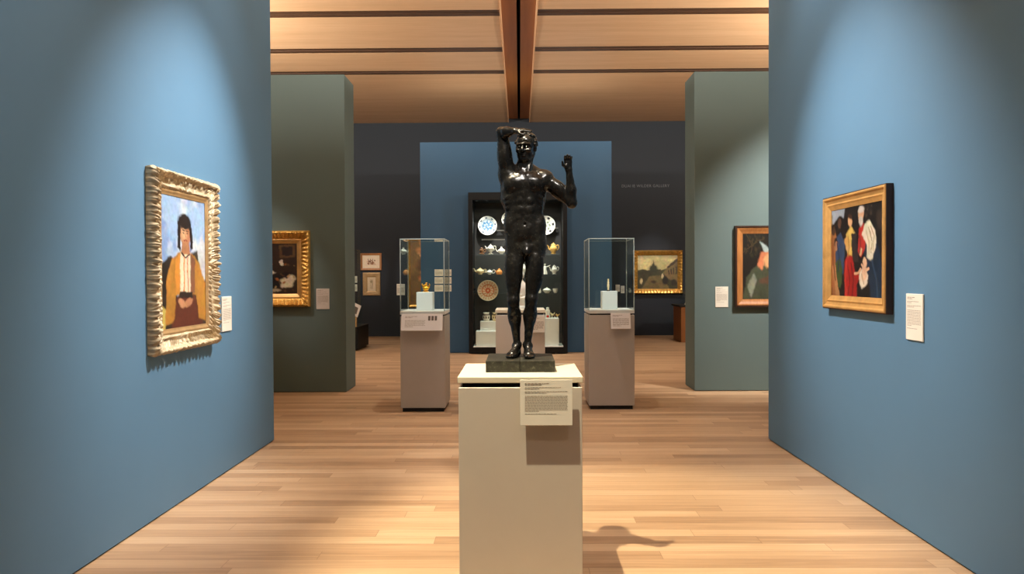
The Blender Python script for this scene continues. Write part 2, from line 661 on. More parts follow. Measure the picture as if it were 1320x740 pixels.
b.build('recessed_core', M['black'], pd)
b = MB(); b.box(-hw, hw, -hd, hd, 1.070, 1.098, 0.003, 2)
b.build('pedestal_cap', M['cream'], pd)
text_card('caption_card', 0.232, 0.202, 'cream printed text card fixed to the front of the large foreground pedestal',
          'label', (0.116, PF - 0.027, 0.987), 0.0, math.radians(-1.0), 'card', 0.004, 3, layout='wall', standoff=0.026)

# ------------------------------------------------------------------ vitrine pedestals
def vitrine_pedestal(cx, front, w, d, top, label):
    t = empty('display_pedestal', (cx, front + d / 2, 0))
    tag(t, label, 'pedestal', 'display pedestals')
    b = MB(); b.box(-w / 2, w / 2, -d / 2, d / 2, 0.045, top, 0.004, 2)
    b.build('pedestal_body', M['taupe'], t)
    b = MB(); b.box(-w / 2 + 0.02, w / 2 - 0.02, -d / 2 + 0.02, d / 2 - 0.02, 0.0, 0.05)
    b.build('toe_kick', M['black'], t)
    return t


def vitrine(cx, front, w, d, z0, z1, label):
    t = empty('glass_vitrine', (cx, front + d / 2, z0))
    tag(t, label, 'glass case', 'glass vitrines on taupe pedestals')
    h = z1 - z0
    b = MB(); b.box(-w / 2 + 0.02, w / 2 - 0.02, -d / 2 + 0.02, d / 2 - 0.02, 0.0, 0.018)
    b.build('shadow_gap', M['black'], t)
    b = MB(); b.box(-w / 2, w / 2, -d / 2, d / 2, 0.018, 0.058, 0.003)
    b.build('base_tray', M['white'], t)
    g = 0.010
    panes = [(-w / 2 + g, w / 2 - g, -d / 2, -d / 2 + g, 0.058, h - g), (-w / 2 + g, w / 2 - g, d / 2 - g, d / 2, 0.058, h - g),
             (-w / 2, -w / 2 + g, -d / 2 + g, d / 2 - g, 0.058, h - g), (w / 2 - g, w / 2, -d / 2 + g, d / 2 - g, 0.058, h - g),
             (-w / 2 + g, w / 2 - g, -d / 2 + g, d / 2 - g, h - g, h)]
    for p in panes:
        b = MB(); b.box(*p)
        b.build('glass_pane', M['glass'], t)
    e = MB()
    for sx in (-1, 1):
        for sy in (-1, 1):
            x0, x1 = sorted((sx * w / 2, sx * (w / 2 - g)))
            y0, y1 = sorted((sy * d / 2, sy * (d / 2 - g)))
            e.box(x0, x1, y0, y1, 0.058, h)
    for sy in (-1, 1):
        y0, y1 = sorted((sy * d / 2, sy * (d / 2 - g)))
        e.box(-w / 2 + g, w / 2 - g, y0, y1, h - g, h)
    for sx in (-1, 1):
        x0, x1 = sorted((sx * w / 2, sx * (w / 2 - g)))
        e.box(x0, x1, -d / 2 + g, d / 2 - g, h - g, h)
    e.build('glass_edges', M['glassedge'], t)
    return t


VW = 0.565
VL, VR = -1.118, 1.055          # centres of the two vitrine pedestals (left, right)
LF, RF = 8.41, 8.53
lc = (at(516, 440, LF).x + at(573.5, 440, LF).x) / 2
lw = at(573.5, 440, LF).x - at(516, 440, LF).x
rc = (at(759, 440, RF).x + at(818, 440, RF).x) / 2
rw = at(818, 440, RF).x - at(759, 440, RF).x
PT = 1.095
vitrine_pedestal(lc, LF, lw, 0.60, PT, 'taupe pedestal on the left, under the vitrine holding a small gold figure')
vitrine_pedestal(rc, RF, rw, 0.60, PT, 'taupe pedestal on the right, under the vitrine holding a thin upright figure')
vitrine(lc, LF, lw, 0.60, PT, 1.985, 'clear glass case on the left taupe pedestal, gold figure inside')
vitrine(rc, RF, rw, 0.60, PT, 1.985, 'clear glass case on the right taupe pedestal, slim upright figure inside')
VB = PT + 0.058


def riser(cx, cy, s, h, label):
    b = MB(); b.box(-s / 2, s / 2, -s / 2, s / 2, 0, h, 0.004, 2)
    o = b.build('display_riser', M['white'])
    o.location = (cx, cy, VB)
    tag(o, label, 'display block', 'white blocks inside the vitrines')
    return VB + h


ly, ry = LF + 0.27, RF + 0.27
lx, rx = at(548.5, 390, ly).x, at(785, 390, ry).x
lz = riser(lx, ly, 0.19, 0.215, 'white block carrying the small gold figure in the left glass case')
rz_ = riser(rx, ry, 0.18, 0.215, 'white block carrying the slim upright figure in the right glass case')
# small gold figure: a crouching bird-like ornament
g = empty('gold_figurine', (lx + 0.005, ly, lz))
tag(g, 'small gold ornament figure standing on the white block in the left glass case', 'figurine')
b = MB(); b.lathe([(0.0, 0), (0.034, 0), (0.036, 0.008), (0.026, 0.014), (0.0, 0.014)], 20)
b.build('foot', M['gold'], g, True)
b = MB()
b.ball((0, 0, 0.042), (0.038, 0.026, 0.028)).ball((0.0, 0, 0.078), (0.02, 0.02, 0.02)).ball((-0.03, 0, 0.066), (0.016, 0.012, 0.02)).ball((0.034, 0, 0.06), (0.014, 0.012, 0.018))
b.tube([(-0.03, 0, 0.07), (-0.045, 0, 0.088), (-0.04, 0, 0.1)], [0.01, 0.008, 0.004])
b.tube([(0.03, 0, 0.066), (0.045, 0, 0.08), (0.036, 0, 0.1)], [0.01, 0.008, 0.004])
b.tube([(0, 0, 0.09), (0.006, -0.01, 0.104), (0.022, -0.012, 0.106)], [0.01, 0.008, 0.004])
b.build('body', M['gold'], g, True)
g = empty('slim_figurine', (rx - 0.008, ry, rz_))
tag(g, 'thin upright pale figure on the white block in the right glass case', 'figurine')
b = MB(); b.box(-0.02, 0.02, -0.02, 0.02, 0, 0.012, 0.002)
b.build('foot', M['black'], g)
b = MB(); b.lathe([(0.0, 0.01), (0.011, 0.012), (0.009, 0.03), (0.013, 0.05), (0.014, 0.07), (0.010, 0.09), (0.013, 0.105), (0.006, 0.115), (0.0095, 0.128), (0.008, 0.142), (0.0, 0.147)], 16)
b.build('body', M['creamware'], g, True)

# captions on the vitrine pedestals
cl = text_card('caption_card', 0.47, 0.20, 'wide pale caption panel with three dark thumbnails on the left taupe pedestal', 'label',
               (at(543.5, 418, LF - 0.09).x, LF - 0.055, 1.025), 0, math.radians(-22), 'cardpink', 0.02, 5, layout='wide')
for i in range(3):
    q = MB(); x = 0.07 + i * 0.037
    q.box(x, x + 0.027, -0.0215, -0.0195, 0.02, 0.075)
    q.build('thumbnail_picture', M['inkdark'], cl)
q = MB(); q.box(-0.2, 0.2, -0.001, 0.055, -0.05, 0.03)
q.build('bracket', M['taupe'], cl)
cr = text_card('caption_card', 0.225, 0.185, 'small square pale caption panel on the right taupe pedestal', 'label',
               (at(800.5, 417, RF - 0.08).x, RF - 0.045, 1.025), 0, math.radians(-16), 'cardpink', 0.02, 6, layout='small')
q = MB(); q.box(-0.09, 0.09, -0.001, 0.047, -0.05, 0.03)
q.build('bracket', M['taupe'], cr)

# third pedestal, behind the bronze
TF = 8.45
tcx = (at(638.5, 430, TF).x + at(703, 430, TF).x) / 2
tw = at(703, 430, TF).x - at(638.5, 430, TF).x
t3 = empty('display_pedestal', (tcx, TF + 0.28, 0))
tag(t3, 'pale pedestal half hidden behind the legs of the bronze figure', 'pedestal', 'display pedestals')
h2 = tw / 2
b = MB()
b.box(-h2 + .004, h2 - .004, -.28, .28, 0.0, 1.105, 0.003)
b.build('pedestal_body', M['pedestal'], t3)
b = MB(); b.box(-h2 + .02, h2 - .02, -.262, .262, 1.105, 1.128)
b.build('recessed_core', M['black'], t3)
b = MB(); b.box(-h2, h2, -.28, .28, 1.128, 1.165, 0.003)
b.build('pedestal_cap', M['cream'], t3)
text_card('caption_card', 0.16, 0.19, 'pale text card on the pedestal behind the bronze figure, beside its shin', 'label',
          (tcx + h2 - 0.085, TF - 0.03, 1.0), 0, 0, 'card', 0.008, 9, layout='small', standoff=0.03)
# pale figure on it, mostly hidden by the legs
g = empty('marble_figure', (tcx + 0.01, TF + 0.26, 1.165))
tag(g, 'small pale sculpture glimpsed between the legs of the bronze figure', 'sculpture')
b = MB(); b.box(-.08, .08, -.08, .08, 0, .035, .004)
b.build('foot', M['white'], g)
b = MB(); b.lathe([(0, .03), (.05, .035), (.045, .09), (.06, .16), (.07, .23), (.062, .29), (.03, .33), (.022, .35), (.038, .375), (.042, .41), (.03, .44), (0, .45)], 24)
b.tube([(-.06, 0, .27), (-.075, -.02, .2), (-.04, -.06, .16), (.02, -.07, .17)], [.02, .018, .015, .012])
b.tube([(.06, 0, .27), (.078, -.02, .2), (.05, -.06, .14), (-.01, -.07, .13)], [.02, .018, .015, .012])
b.build('body', M['porcelain'], g, True)
# ------------------------------------------------------------------ paintings
class Canvas:
    """a small raster of linear colour; u to the right, v down, both 0..1"""
    def __init__(self, w, h, col):
        self.w, self.h = w, h
        self.a = np.zeros((h, w, 3), np.float32)
        self.a[:] = [lin(c) for c in col]
        self.k = 1.0            # widening about the middle
        self.u, self.v = np.meshgrid((np.arange(w) + .5) / w, (np.arange(h) + .5) / h)
        self.asp = h / w

    def blend(self, m, col, noise=0.0, ns=6):
        c = np.array([lin(x) for x in col], np.float32)
        cc = np.broadcast_to(c, self.a.shape)
        if noise:
            cc = cc * (1 + noise * (self.cloud(ns) - .5)[..., None] * 2)
        m = np.clip(m, 0, 1)[..., None]
        self.a = self.a * (1 - m) + cc * m

    def cloud(self, n=6, oct=4, sx=1.0, seed=None):
        r = rng if seed is None else np.random.default_rng(seed)
        out = np.zeros((self.h, self.w), np.float32); amp = 1; tot = 0
        for o in range(oct):
            gx, gy = max(2, int(n * sx)), max(2, int(n * self.asp))
            g = r.random((gy + 2, gx + 2))
            x, y = self.u * gx, self.v * gy
            i, j = x.astype(int), y.astype(int)
            fx, fy = x - i, y - j
            fx = fx * fx * (3 - 2 * fx); fy = fy * fy * (3 - 2 * fy)
            out += amp * (g[j, i] * (1 - fx) * (1 - fy) + g[j, i + 1] * fx * (1 - fy) + g[j + 1, i] * (1 - fx) * fy + g[j + 1, i + 1] * fx * fy)
            tot += amp; amp *= .55; n *= 2
        return out / tot

    def ell(self, cu, cv, ru, rv, col, rot=0.0, soft=0.15, noise=0.0, op=1.0):
        cu = .52 + (cu - .52) * self.k; ru = ru * self.k
        x = self.u - cu; y = (self.v - cv) * self.asp
        c, s = math.cos(rot), math.sin(rot)
        p = (x * c + y * s) / ru; q = (-x * s + y * c) / (rv * self.asp)
        d = np.sqrt(p * p + q * q)
        self.blend(op * (1 + soft - d) / (2 * soft), col, noise)

    def poly(self, pts, col, noise=0.0, soft=1, op=1.0):
        pts = [(.52 + (a - .52) * self.k, b) for a, b in pts]
        x, y = self.u, self.v
        m = np.zeros((self.h, self.w), bool)
        n = len(pts)
        for i in range(n):
            x0, y0 = pts[i]; x1, y1 = pts[(i + 1) % n]
            if y0 == y1:
                continue
            cnd = ((y0 > y) != (y1 > y)) & (x < (x1 - x0) * (y - y0) / (y1 - y0) + x0)
            m ^= cnd
        f = m.astype(np.float32)
        for _ in range(soft):
            p = np.pad(f, 1, mode='edge')
            f = (p[:-2, 1:-1] + p[2:, 1:-1] + p[1:-1, :-2] + p[1:-1, 2:] + 2 * f) / 6
        self.blend(op * f, col, noise)

    def stroke(self, pts, wd, col, noise=0.0, op=1.0):
        pts = [(.52 + (a - .52) * self.k, b) for a, b in pts]
        best = np.full((self.h, self.w), 9.0, np.float32)
        for (x0, y0), (x1, y1) in zip(pts, pts[1:]):
            dx, dy = x1 - x0, (y1 - y0) * self.asp
            px, py = self.u - x0, (self.v - y0) * self.asp
            t = np.clip((px * dx + py * dy) / (dx * dx + dy * dy + 1e-9), 0, 1)
            best = np.minimum(best, np.hypot(px - t * dx, py - t * dy))
        self.blend(op * (wd - best) / (wd * .4), col, noise)

    def dabs(self, n, u0, u1, v0, v1, cols, r0, r1, seed=1):
        r = random.Random(seed)
        for _ in range(n):
            self.ell(r.uniform(u0, u1), r.uniform(v0, v1), r.uniform(r0, r1), r.uniform(r0, r1), r.choice(cols), r.uniform(0, 3), .4)

    def grain(self, amt=0.12, n=40, warp=.02):
        # painterly edges: small wandering offsets, then broken colour
        du = (self.cloud(9, 3) - .5) * warp * 2
        dv = (self.cloud(9, 3) - .5) * warp * 2 / self.asp
        i = np.clip(((self.v + dv) * self.h).astype(int), 0, self.h - 1)
        j = np.clip(((self.u + du) * self.w).astype(int), 0, self.w - 1)
        self.a = self.a[i, j]
        for k in range(3):
            self.a[..., k] *= 1 + amt * 1.4 * (self.cloud(16, 2) - .5)
        self.a *= (1 + amt * 2 * (self.cloud(n, 2) - .5))[..., None]

    def mesh(self, name, w, h, m, parent, y=-0.012):
        """flat canvas in the local x, z plane facing -y"""
        W, H = self.w, self.h
        X, Z = np.meshgrid(np.linspace(-w / 2, w / 2, W), np.linspace(h / 2, -h / 2, H))
        co = np.stack([X.ravel(), np.full(W * H, y), Z.ravel()], 1)
        i = np.arange(W * H).reshape(H, W)
        fc = np.stack([i[:-1, :-1].ravel(), i[1:, :-1].ravel(), i[1:, 1:].ravel(), i[:-1, 1:].ravel()], 1)
        me = bpy.data.meshes.new(name)
        me.from_pydata(co.tolist(), [], fc.tolist())
        at_ = me.color_attributes.new('Col', 'FLOAT_COLOR', 'POINT')
        c4 = np.ones((W * H, 4), np.float32)
        c4[:, :3] = np.clip(self.a.reshape(-1, 3), 0, 1)
        at_.data.foreach_set('color', c4.ravel())
        return link_mesh(name, me, m, parent)


def frame_mesh(name, w, h, fw, prof, m, parent, orn=None, ds=0.02, nt=8, y0=0.0):
    """mitred frame around a w x h outside; prof(t) depth towards the viewer, t 0 outside .. 1 inside;
    orn(s, L, t) extra relief with s the distance from the nearer corner's middle"""
    verts, faces = [], []
    corners = [(-1, -1), (1, -1), (1, 1), (-1, 1)]
    for k in range(4):
        a, b = corners[k], corners[(k + 1) % 4]
        L = w if k % 2 == 0 else h
        ns = max(2, int(L / ds))
        base = len(verts)
        for i in range(ns + 1):
            u = i / ns
            for j in range(-1, nt + 2):
                t = min(max(j / nt, 0), 1)
                wi, hi = w / 2 - fw * t, h / 2 - fw * t
                x = (a[0] * (1 - u) + b[0] * u) * wi
                z = (a[1] * (1 - u) + b[1] * u) * hi
                if j == -1:
                    d = 0.0
                elif j == nt + 1:
                    d = 0.004
                else:
                    d = prof(t)
                    if orn is not None:
                        d += orn(min(u, 1 - u) * L, L, t)
                verts.append((x, -y0 - d, z))
        q = nt + 3
        for i in range(ns):
            for j in range(q - 1):
                A = base + i * q + j
                faces.append((A, A + q, A + q + 1, A + 1))
    me = bpy.data.meshes.new(name)
    me.from_pydata(verts, [], faces)
    o = link_mesh(name, me, m, parent, True)
    me.set_sharp_from_angle(angle=math.radians(50))
    return o


def interp(pts):
    xs = [p[0] for p in pts]; ys = [p[1] for p in pts]
    return lambda t: float(np.interp(t, xs, ys))


def leaf_orn(amp, pitch, env=None, lo=0.15, hi=0.95, slant=1.3):
    def f(s, L, t):
        if t <= lo or t >= hi:
            return 0.0
        e = math.sin(PI * (t - lo) / (hi - lo)) ** .6
        a = abs(math.sin(PI * (s / pitch + slant * (t - .5)))) ** .7
        b = abs(math.sin(PI * (s / (pitch * .37) - 1.1 * slant * t + .3)))
        g = 1.0 if env is None else env(s, L)
        return amp * e * g * (a * .8 + b * .35 - .45)
    return f


def painting(name, label, loc, rz, w, h, cat='painting'):
    t = empty(name, loc, rz)
    tag(t, label, cat)
    b = MB(); b.box(-w / 2 + .03, w / 2 - .03, -.012, 0.0, -h / 2 + .03, h / 2 - .03)
    b.build('backing_board', M['darkwood'], t)
    return t


# --- big portrait on the left wall: a plain half-length sitter under a blue sky
PLY = 5.075; PLW = 0.965; PLH = 1.19; PLZ = 1.655
cv = Canvas(120, 160, (150, 180, 214))
cl_ = cv.cloud(4, 4, seed=3)
cv.blend(np.clip((cl_ - .45) * 4, 0, 1) * (cv.v < .62), (206, 214, 222))
cv.blend(np.clip((cv.cloud(5, 3, seed=9) - .55) * 5, 0, .8) * (cv.v < .5), (112, 146, 196))
cv.poly([(.0, .52), (.2, .46), (.34, .5), (.34, 1), (0, 1)], (42, 36, 30), .4, 2)
cv.poly([(.62, .44), (.8, .4), (1, .5), (1, 1), (.62, 1)], (58, 52, 44), .4, 2)
cv.poly([(.78, .38), (.9, .3), (1, .36), (1, .62), (.86, .66)], (196, 202, 204), .25, 2)
cv.poly([(0, .80), (.16, .86), (.1, 1), (0, 1)], (196, 176, 92), .25, 2)
cv.k = 1.3
cv.poly([(.28, .99), (.3, .8), (.4, .74), (.66, .74), (.8, .84), (.82, 1)], (92, 46, 34), .25, 2)
cv.poly([(.2, .95), (.22, .62), (.3, .48), (.44, .42), (.6, .42), (.76, .5), (.86, .66), (.88, .95), (.74, .92), (.7, .74), (.36, .74), (.32, .93)], (176, 124, 52), .35, 2)
cv.poly([(.36, .48), (.44, .43), (.44, .74), (.36, .74)], (206, 138, 58), .3, 1)
cv.poly([(.6, .43), (.68, .48), (.68, .72), (.6, .74)], (128, 86, 62), .3, 1)
cv.poly([(.44, .42), (.6, .42), (.61, .74), (.43, .74)], (222, 206, 176), .2, 1)
cv.stroke([(.5, .46), (.5, .72)], .012, (214, 132, 60))
cv.stroke([(.56, .46), (.565, .72)], .010, (196, 110, 64))
cv.poly([(.42, .72), (.63, .72), (.64, .77), (.41, .77)], (46, 38, 32), .2, 1)
cv.poly([(.475, .33), (.57, .33), (.60, .44), (.445, .44)], (170, 118, 82), .15, 1)
cv.ell(.52, .285, .09, .09, (176, 122, 86), 0, .12, .25)
cv.ell(.50, .28, .045, .055, (214, 166, 126), 0, .4, .1)
cv.ell(.515, .195, .108, .056, (36, 28, 26), 0, .15)
cv.poly([(.405, .2), (.45, .2), (.44, .42), (.385, .40)], (36, 28, 26), 0, 1)
cv.poly([(.588, .2), (.625, .2), (.65, .40), (.602, .41)], (36, 28, 26), 0, 1)
for x in (.493, .552):
    cv.ell(x, .280, .014, .007, (44, 30, 24)); cv.stroke([(x - .022, .262), (x + .022, .261)], .006, (44, 30, 24))
cv.stroke([(.524, .275), (.52, .308), (.53, .312)], .005, (160, 106, 76))
cv.stroke([(.502, .338), (.545, .338)], .008, (142, 66, 54))
cv.stroke([(.46, .43), (.52, .47), (.59, .43)], .012, (50, 36, 34))
cv.ell(.46, .80, .07, .026, (190, 136, 98), .3, .2)
cv.ell(.57, .80, .07, .026, (182, 128, 92), -.3, .2)
cv.grain(.14)
cv.a *= .88
t = painting('framed_painting', 'large portrait under blue sky in a carved pale gilt frame, left blue wall',
             (-WX, PLY, PLZ), PI / 2, PLW, PLH)
fwL = 0.150
cv.mesh('canvas', PLW - 2 * fwL + .04, PLH - 2 * fwL + .04, M['paint'], t, -.02)


def envL(s, L):
    c = math.exp(-(s / .17) ** 2)
    mid = math.exp(-((s - L / 2) / .13) ** 2)
    return max(c, mid)


_g = np.random.default_rng(21).random((64, 12))


def NZ(s, t, L):
    x, y = s / .028, t * 7
    i, j = int(x) % 62, int(y) % 10
    fx, fy = x - int(x), y - int(y)
    return float((_g[i, j] * (1 - fx) + _g[i + 1, j] * fx) * (1 - fy) + (_g[i, j + 1] * (1 - fx) + _g[i + 1, j + 1] * fx) * fy)


def carved(s, L, t):
    """torn acanthus leaves: an outer crest all round, an inner crest, full scrolls at corners and middles"""
    e = envL(s, L)
    a = abs(math.sin(PI * (s / .058 + .9 * t))) ** .6
    b = abs(math.sin(PI * (s / .023 - 1.6 * t + .4 * math.sin(s * 37))))
    q = abs(math.sin(PI * (s / .041 - 1.3 * t + .2))) ** .8
    outer = math.exp(-((t - .16) / .14) ** 2)
    inner = math.exp(-((t - .86) / .10) ** 2)
    mid_ = math.exp(-((t - .5) / .26) ** 2)
    n2 = NZ(s, t, L)
    return .016 * (n2 - .5) + .034 * outer * (a * .8 + b * .4 - .35) + .014 * inner * (q - .3) + e * mid_ * (.024 * (a * b * .9 + q * .5) - .004)


cf = frame_mesh('carved_frame', PLW, PLH, fwL * .80,
                interp([(0, .030), (.1, .052), (.22, .056), (.36, .034), (.62, .026), (.76, .034), (.9, .036), (1, .022)]),
                M['giltpale'], t, carved, .0045, 26)
# ragged outer edge of the leaves
for v_ in cf.data.vertices:
    x_, y_, z_ = v_.co
    dx, dz = PLW / 2 - abs(x_), PLH / 2 - abs(z_)
    k_ = max(0.0, 1 - min(dx, dz) / .03)
    if k_ > 0 and y_ < -.004:
        s_ = abs(z_) if dx < dz else abs(x_)
        r_ = .010 * abs(math.sin(PI * s_ / .041)) + .006 * abs(math.sin(PI * s_ / .017))
        if dx < dz:
            v_.co.x += math.copysign((r_ - .006) * k_, x_)
        else:
            v_.co.z += math.copysign((r_ - .006) * k_, z_)
frame_mesh('inner_liner', PLW - 2 * fwL * .77, PLH - 2 * fwL * .77, fwL * .25,
           interp([(0, .03), (.3, .034), (.7, .026), (1, .024)]), M['liner'], t)

# --- group of robed figures on the right wall
PRW = 0.955; PRH = 0.815; PRY = 5.115; PRZ = 1.71
cv = Canvas(150, 130, (22, 18, 18))
cv.poly([(0, 0), (.30, 0), (.27, .14), (.2, .1), (.1, .14), (.04, .22), (0, .3)], (150, 160, 170), .15, 2)
cv.poly([(.02, .08), (.05, .08), (.05, .5), (.02, .5)], (150, 142, 120), .2, 1)
cv.dabs(26, .62, .8, .02, .16, [(70, 58, 44), (44, 36, 30)], .01, .02, 4)
cv.poly([(0, .5), (.02, .28), (.1, .26), (.14, .4), (.14, 1), (0, 1)], (150, 92, 52), .3, 2)
cv.poly([(.1, .36), (.22, .28), (.3, .4), (.28, .75), (.12, .7)], (48, 66, 96), .3, 2)
cv.poly([(.1, .62), (.2, .56), (.26, .7), (.22, .9), (.12, .86)], (58, 74, 38), .35, 2)
cv.poly([(.03, .66), (.1, .62), (.16, .88), (.2, .98), (.12, .98)], (172, 118, 76), .2, 1)
for (x, y, r, c) in ((.06, .25, .042, (66, 44, 34)), (.19, .18, .045, (82, 56, 42)), (.11, .42, .04, (150, 104, 74))):
    cv.ell(x, y - .018, r * 1.05, r * 1.25, (30, 22, 20), 0, .12); cv.ell(x + .006, y + .01, r * .85, r * 1.25, c, 0, .15, .2)
cv.poly([(.32, .3), (.42, .22), (.5, .32), (.5, .56), (.36, .56)], (206, 170, 84), .25, 2)
cv.poly([(.42, .3), (.5, .3), (.56, .6), (.44, .62)], (44, 36, 34), .2, 1)
cv.ell(.40, .17, .042, .062, (206, 158, 116), 0, .15, .15); cv.ell(.40, .125, .045, .03, (64, 40, 26), 0, .2)
cv.poly([(.28, .98), (.3, .62), (.36, .52), (.44, .56), (.5, .72), (.58, .74), (.58, .8), (.52, .86), (.54, 1), (.28, 1)], (156, 30, 26), .35, 2)
cv.stroke([(.36, .66), (.4, .82), (.36, .96)], .012, (108, 18, 20))
cv.ell(.365, .44, .05, .07, (206, 156, 104), 0, .15, .15); cv.ell(.345, .40, .06, .055, (196, 150, 78), .4, .2, .2)
cv.poly([(.8, .98), (.66, .5), (.74, .28), (.86, .34), (.96, .6), (1, .85), (1, 1)], (26, 42, 60), .35, 2)
cv.poly([(.54, .5), (.56, .28), (.64, .22), (.72, .3), (.68, .5), (.6, .56)], (176, 44, 34), .3, 2)
cv.poly([(.66, .24), (.76, .2), (.86, .32), (.87, .46), (.8, .62), (.72, .58), (.72, .44), (.62, .34)], (220, 208, 180), .22, 2)
cv.stroke([(.74, .28), (.8, .4), (.78, .54)], .008, (160, 140, 110))
cv.ell(.60, .12, .052, .075, (206, 160, 122), 0, .12, .12); cv.ell(.605, .075, .056, .04, (196, 190, 178), 0, .2)
cv.ell(.60, .2, .035, .05, (190, 182, 168), 0, .25)
cv.poly([(.58, .7), (.66, .66), (.74, .74), (.72, .84), (.62, .9), (.57, .84)], (222, 208, 184), .15, 2)
cv.ell(.68, .62, .036, .048, (220, 176, 138), 0, .15); cv.ell(.66, .74, .05, .08, (222, 180, 146), .3, .2, .1)
cv.stroke([(.62, .64), (.68, .7), (.74, .68)], .014, (218, 172, 136))
cv.stroke([(.5, .74), (.56, .72), (.6, .68)], .018, (206, 156, 118))
cv.ell(.60, .5, .03, .045, (206, 158, 116), .5, .2)
cv.ell(.93, .2, .05, .1, (50, 40, 34), 0, .3); cv.grain(.14)
for P_, w_s, c_ in (([(.42, .62), (.47, .8), (.44, .98)], .010, (96, 16, 18)), ([(.33, .6), (.31, .8), (.33, .98)], .012, (186, 56, 44)),
                    ([(.78, .26), (.84, .36), (.82, .5)], .008, (176, 156, 122)), ([(.7, .3), (.75, .42), (.75, .54)], .008, (186, 166, 132)),
                    ([(.8, .6), (.88, .8), (.9, .98)], .014, (40, 62, 86)), ([(.14, .4), (.18, .55), (.16, .7)], .012, (30, 44, 70)),
                    ([(.05, .4), (.06, .6), (.1, .8)], .014, (112, 64, 36)), ([(.36, .34), (.38, .45), (.36, .55)], .01, (150, 116, 50)),
                    ([(.62, .74), (.66, .84)], .01, (176, 156, 130)), ([(.58, .34), (.6, .44), (.58, .52)], .01, (120, 24, 20))):
    cv.stroke(P_, w_s, c_)
cv.a *= .72
t = painting('framed_painting', 'dark painting of robed figures in a smooth gold frame, right blue wall',
             (WX, PRY, PRZ), -PI / 2, PRW, PRH)
fwR = 0.095
cv.mesh('canvas', PRW - 2 * fwR + .03, PRH - 2 * fwR + .03, M['paint'], t, -.02)
frame_mesh('gold_frame', PRW, PRH, fwR, interp([(0, .040), (.06, .052), (.2, .052), (.28, .042), (.5, .034), (.62, .040), (.72, .034), (1, .024)]),
           M['giltsmooth'], t, None, .1, 24)
fs = MB()
for (x0, x1, z0, z1) in ((-PRW / 2 - .004, -PRW / 2 + .006, -PRH / 2, PRH / 2), (PRW / 2 - .006, PRW / 2 + .004, -PRH / 2, PRH / 2),
                         (-PRW / 2, PRW / 2, PRH / 2 - .006, PRH / 2 + .004), (-PRW / 2, PRW / 2, -PRH / 2 - .004, -PRH / 2 + .006)):
    fs.box(x0, x1, -.045, 0, z0, z1)
fs.build('frame_side', M['darkwood'], t)

# --- dim interior scene, left grey wall
gy = GD0
xr = at(398.5, 345, gy - .06).x; zt = at(398, 297, gy - .06).z; zb = at(398, 395.5, gy - .06).z
w_, h_ = 1.22, zt - zb
cv = Canvas(90, 84, (48, 34, 24))
cv.a *= (.7 + .6 * cv.cloud(6, seed=5))[..., None]
cv.poly([(.0, .0), (.5, 0), (.5, .3), (0, .4)], (60, 42, 28), .4, 2)
cv.poly([(.72, .06), (.94, .06), (.94, .28), (.72, .28)], (92, 66, 40), .2, 1); cv.poly([(.75, .09), (.91, .09), (.91, .25), (.75, .25)], (36, 28, 26), .4, 1)
cv.poly([(.3, .14), (.5, .12), (.5, .2), (.3, .22)], (120, 66, 36), .3, 1)
cv.poly([(.22, .34), (.56, .30), (.58, .42), (.24, .46)], (150, 72, 34), .5, 2)
cv.poly([(.1, .5), (.42, .46), (.5, .8), (.16, .84)], (168, 112, 50), .5, 2)
cv.poly([(.38, .56), (.6, .52), (.66, .58), (.46, .68)], (204, 196, 178), .25, 1); cv.poly([(.42, .58), (.56, .55), (.6, .58), (.46, .64)], (74, 76, 70), .2, 1)
cv.poly([(.44, .68), (.8, .56), (.92, .6), (.9, .78), (.5, .9)], (26, 22, 22), .4, 2)
cv.poly([(.72, .7), (.9, .62), (.96, .68), (.9, .84), (.74, .86)], (196, 182, 152), .3, 2)
cv.ell(.75, .38, .03, .05, (206, 196, 172)); cv.ell(.2, .9, .1, .04, (190, 176, 146), 0, .3); cv.ell(.64, .9, .09, .03, (170, 154, 124), 0, .3)
cv.dabs(40, .05, .95, .4, .98, [(150, 90, 44), (80, 56, 36), (36, 28, 24), (176, 140, 90)], .01, .03, 8)
cv.grain(.2, 30)
t = painting('framed_painting', 'dim interior scene in a bright ornate gilt frame on the left grey wall',
             (xr - w_ / 2, gy, (zt + zb) / 2), 0, w_, h_)
fw = .17
cv.mesh('canvas', w_ - 2 * fw + .03, h_ - 2 * fw + .03, M['paint'], t, -.02)
frame_mesh('gilt_frame', w_, h_, fw * .66, interp([(0, .05), (.2, .085), (.5, .07), (1, .04)]), M['gilt'], t, leaf_orn(.03, .06, None, .02, .95, 1.0), .008, 12)
frame_mesh('inner_liner', w_ - 2 * fw * .65, h_ - 2 * fw * .65, fw * .37, interp([(0, .04), (.2, .046), (.8, .03), (1, .024)]), M['giltsmooth'], t)

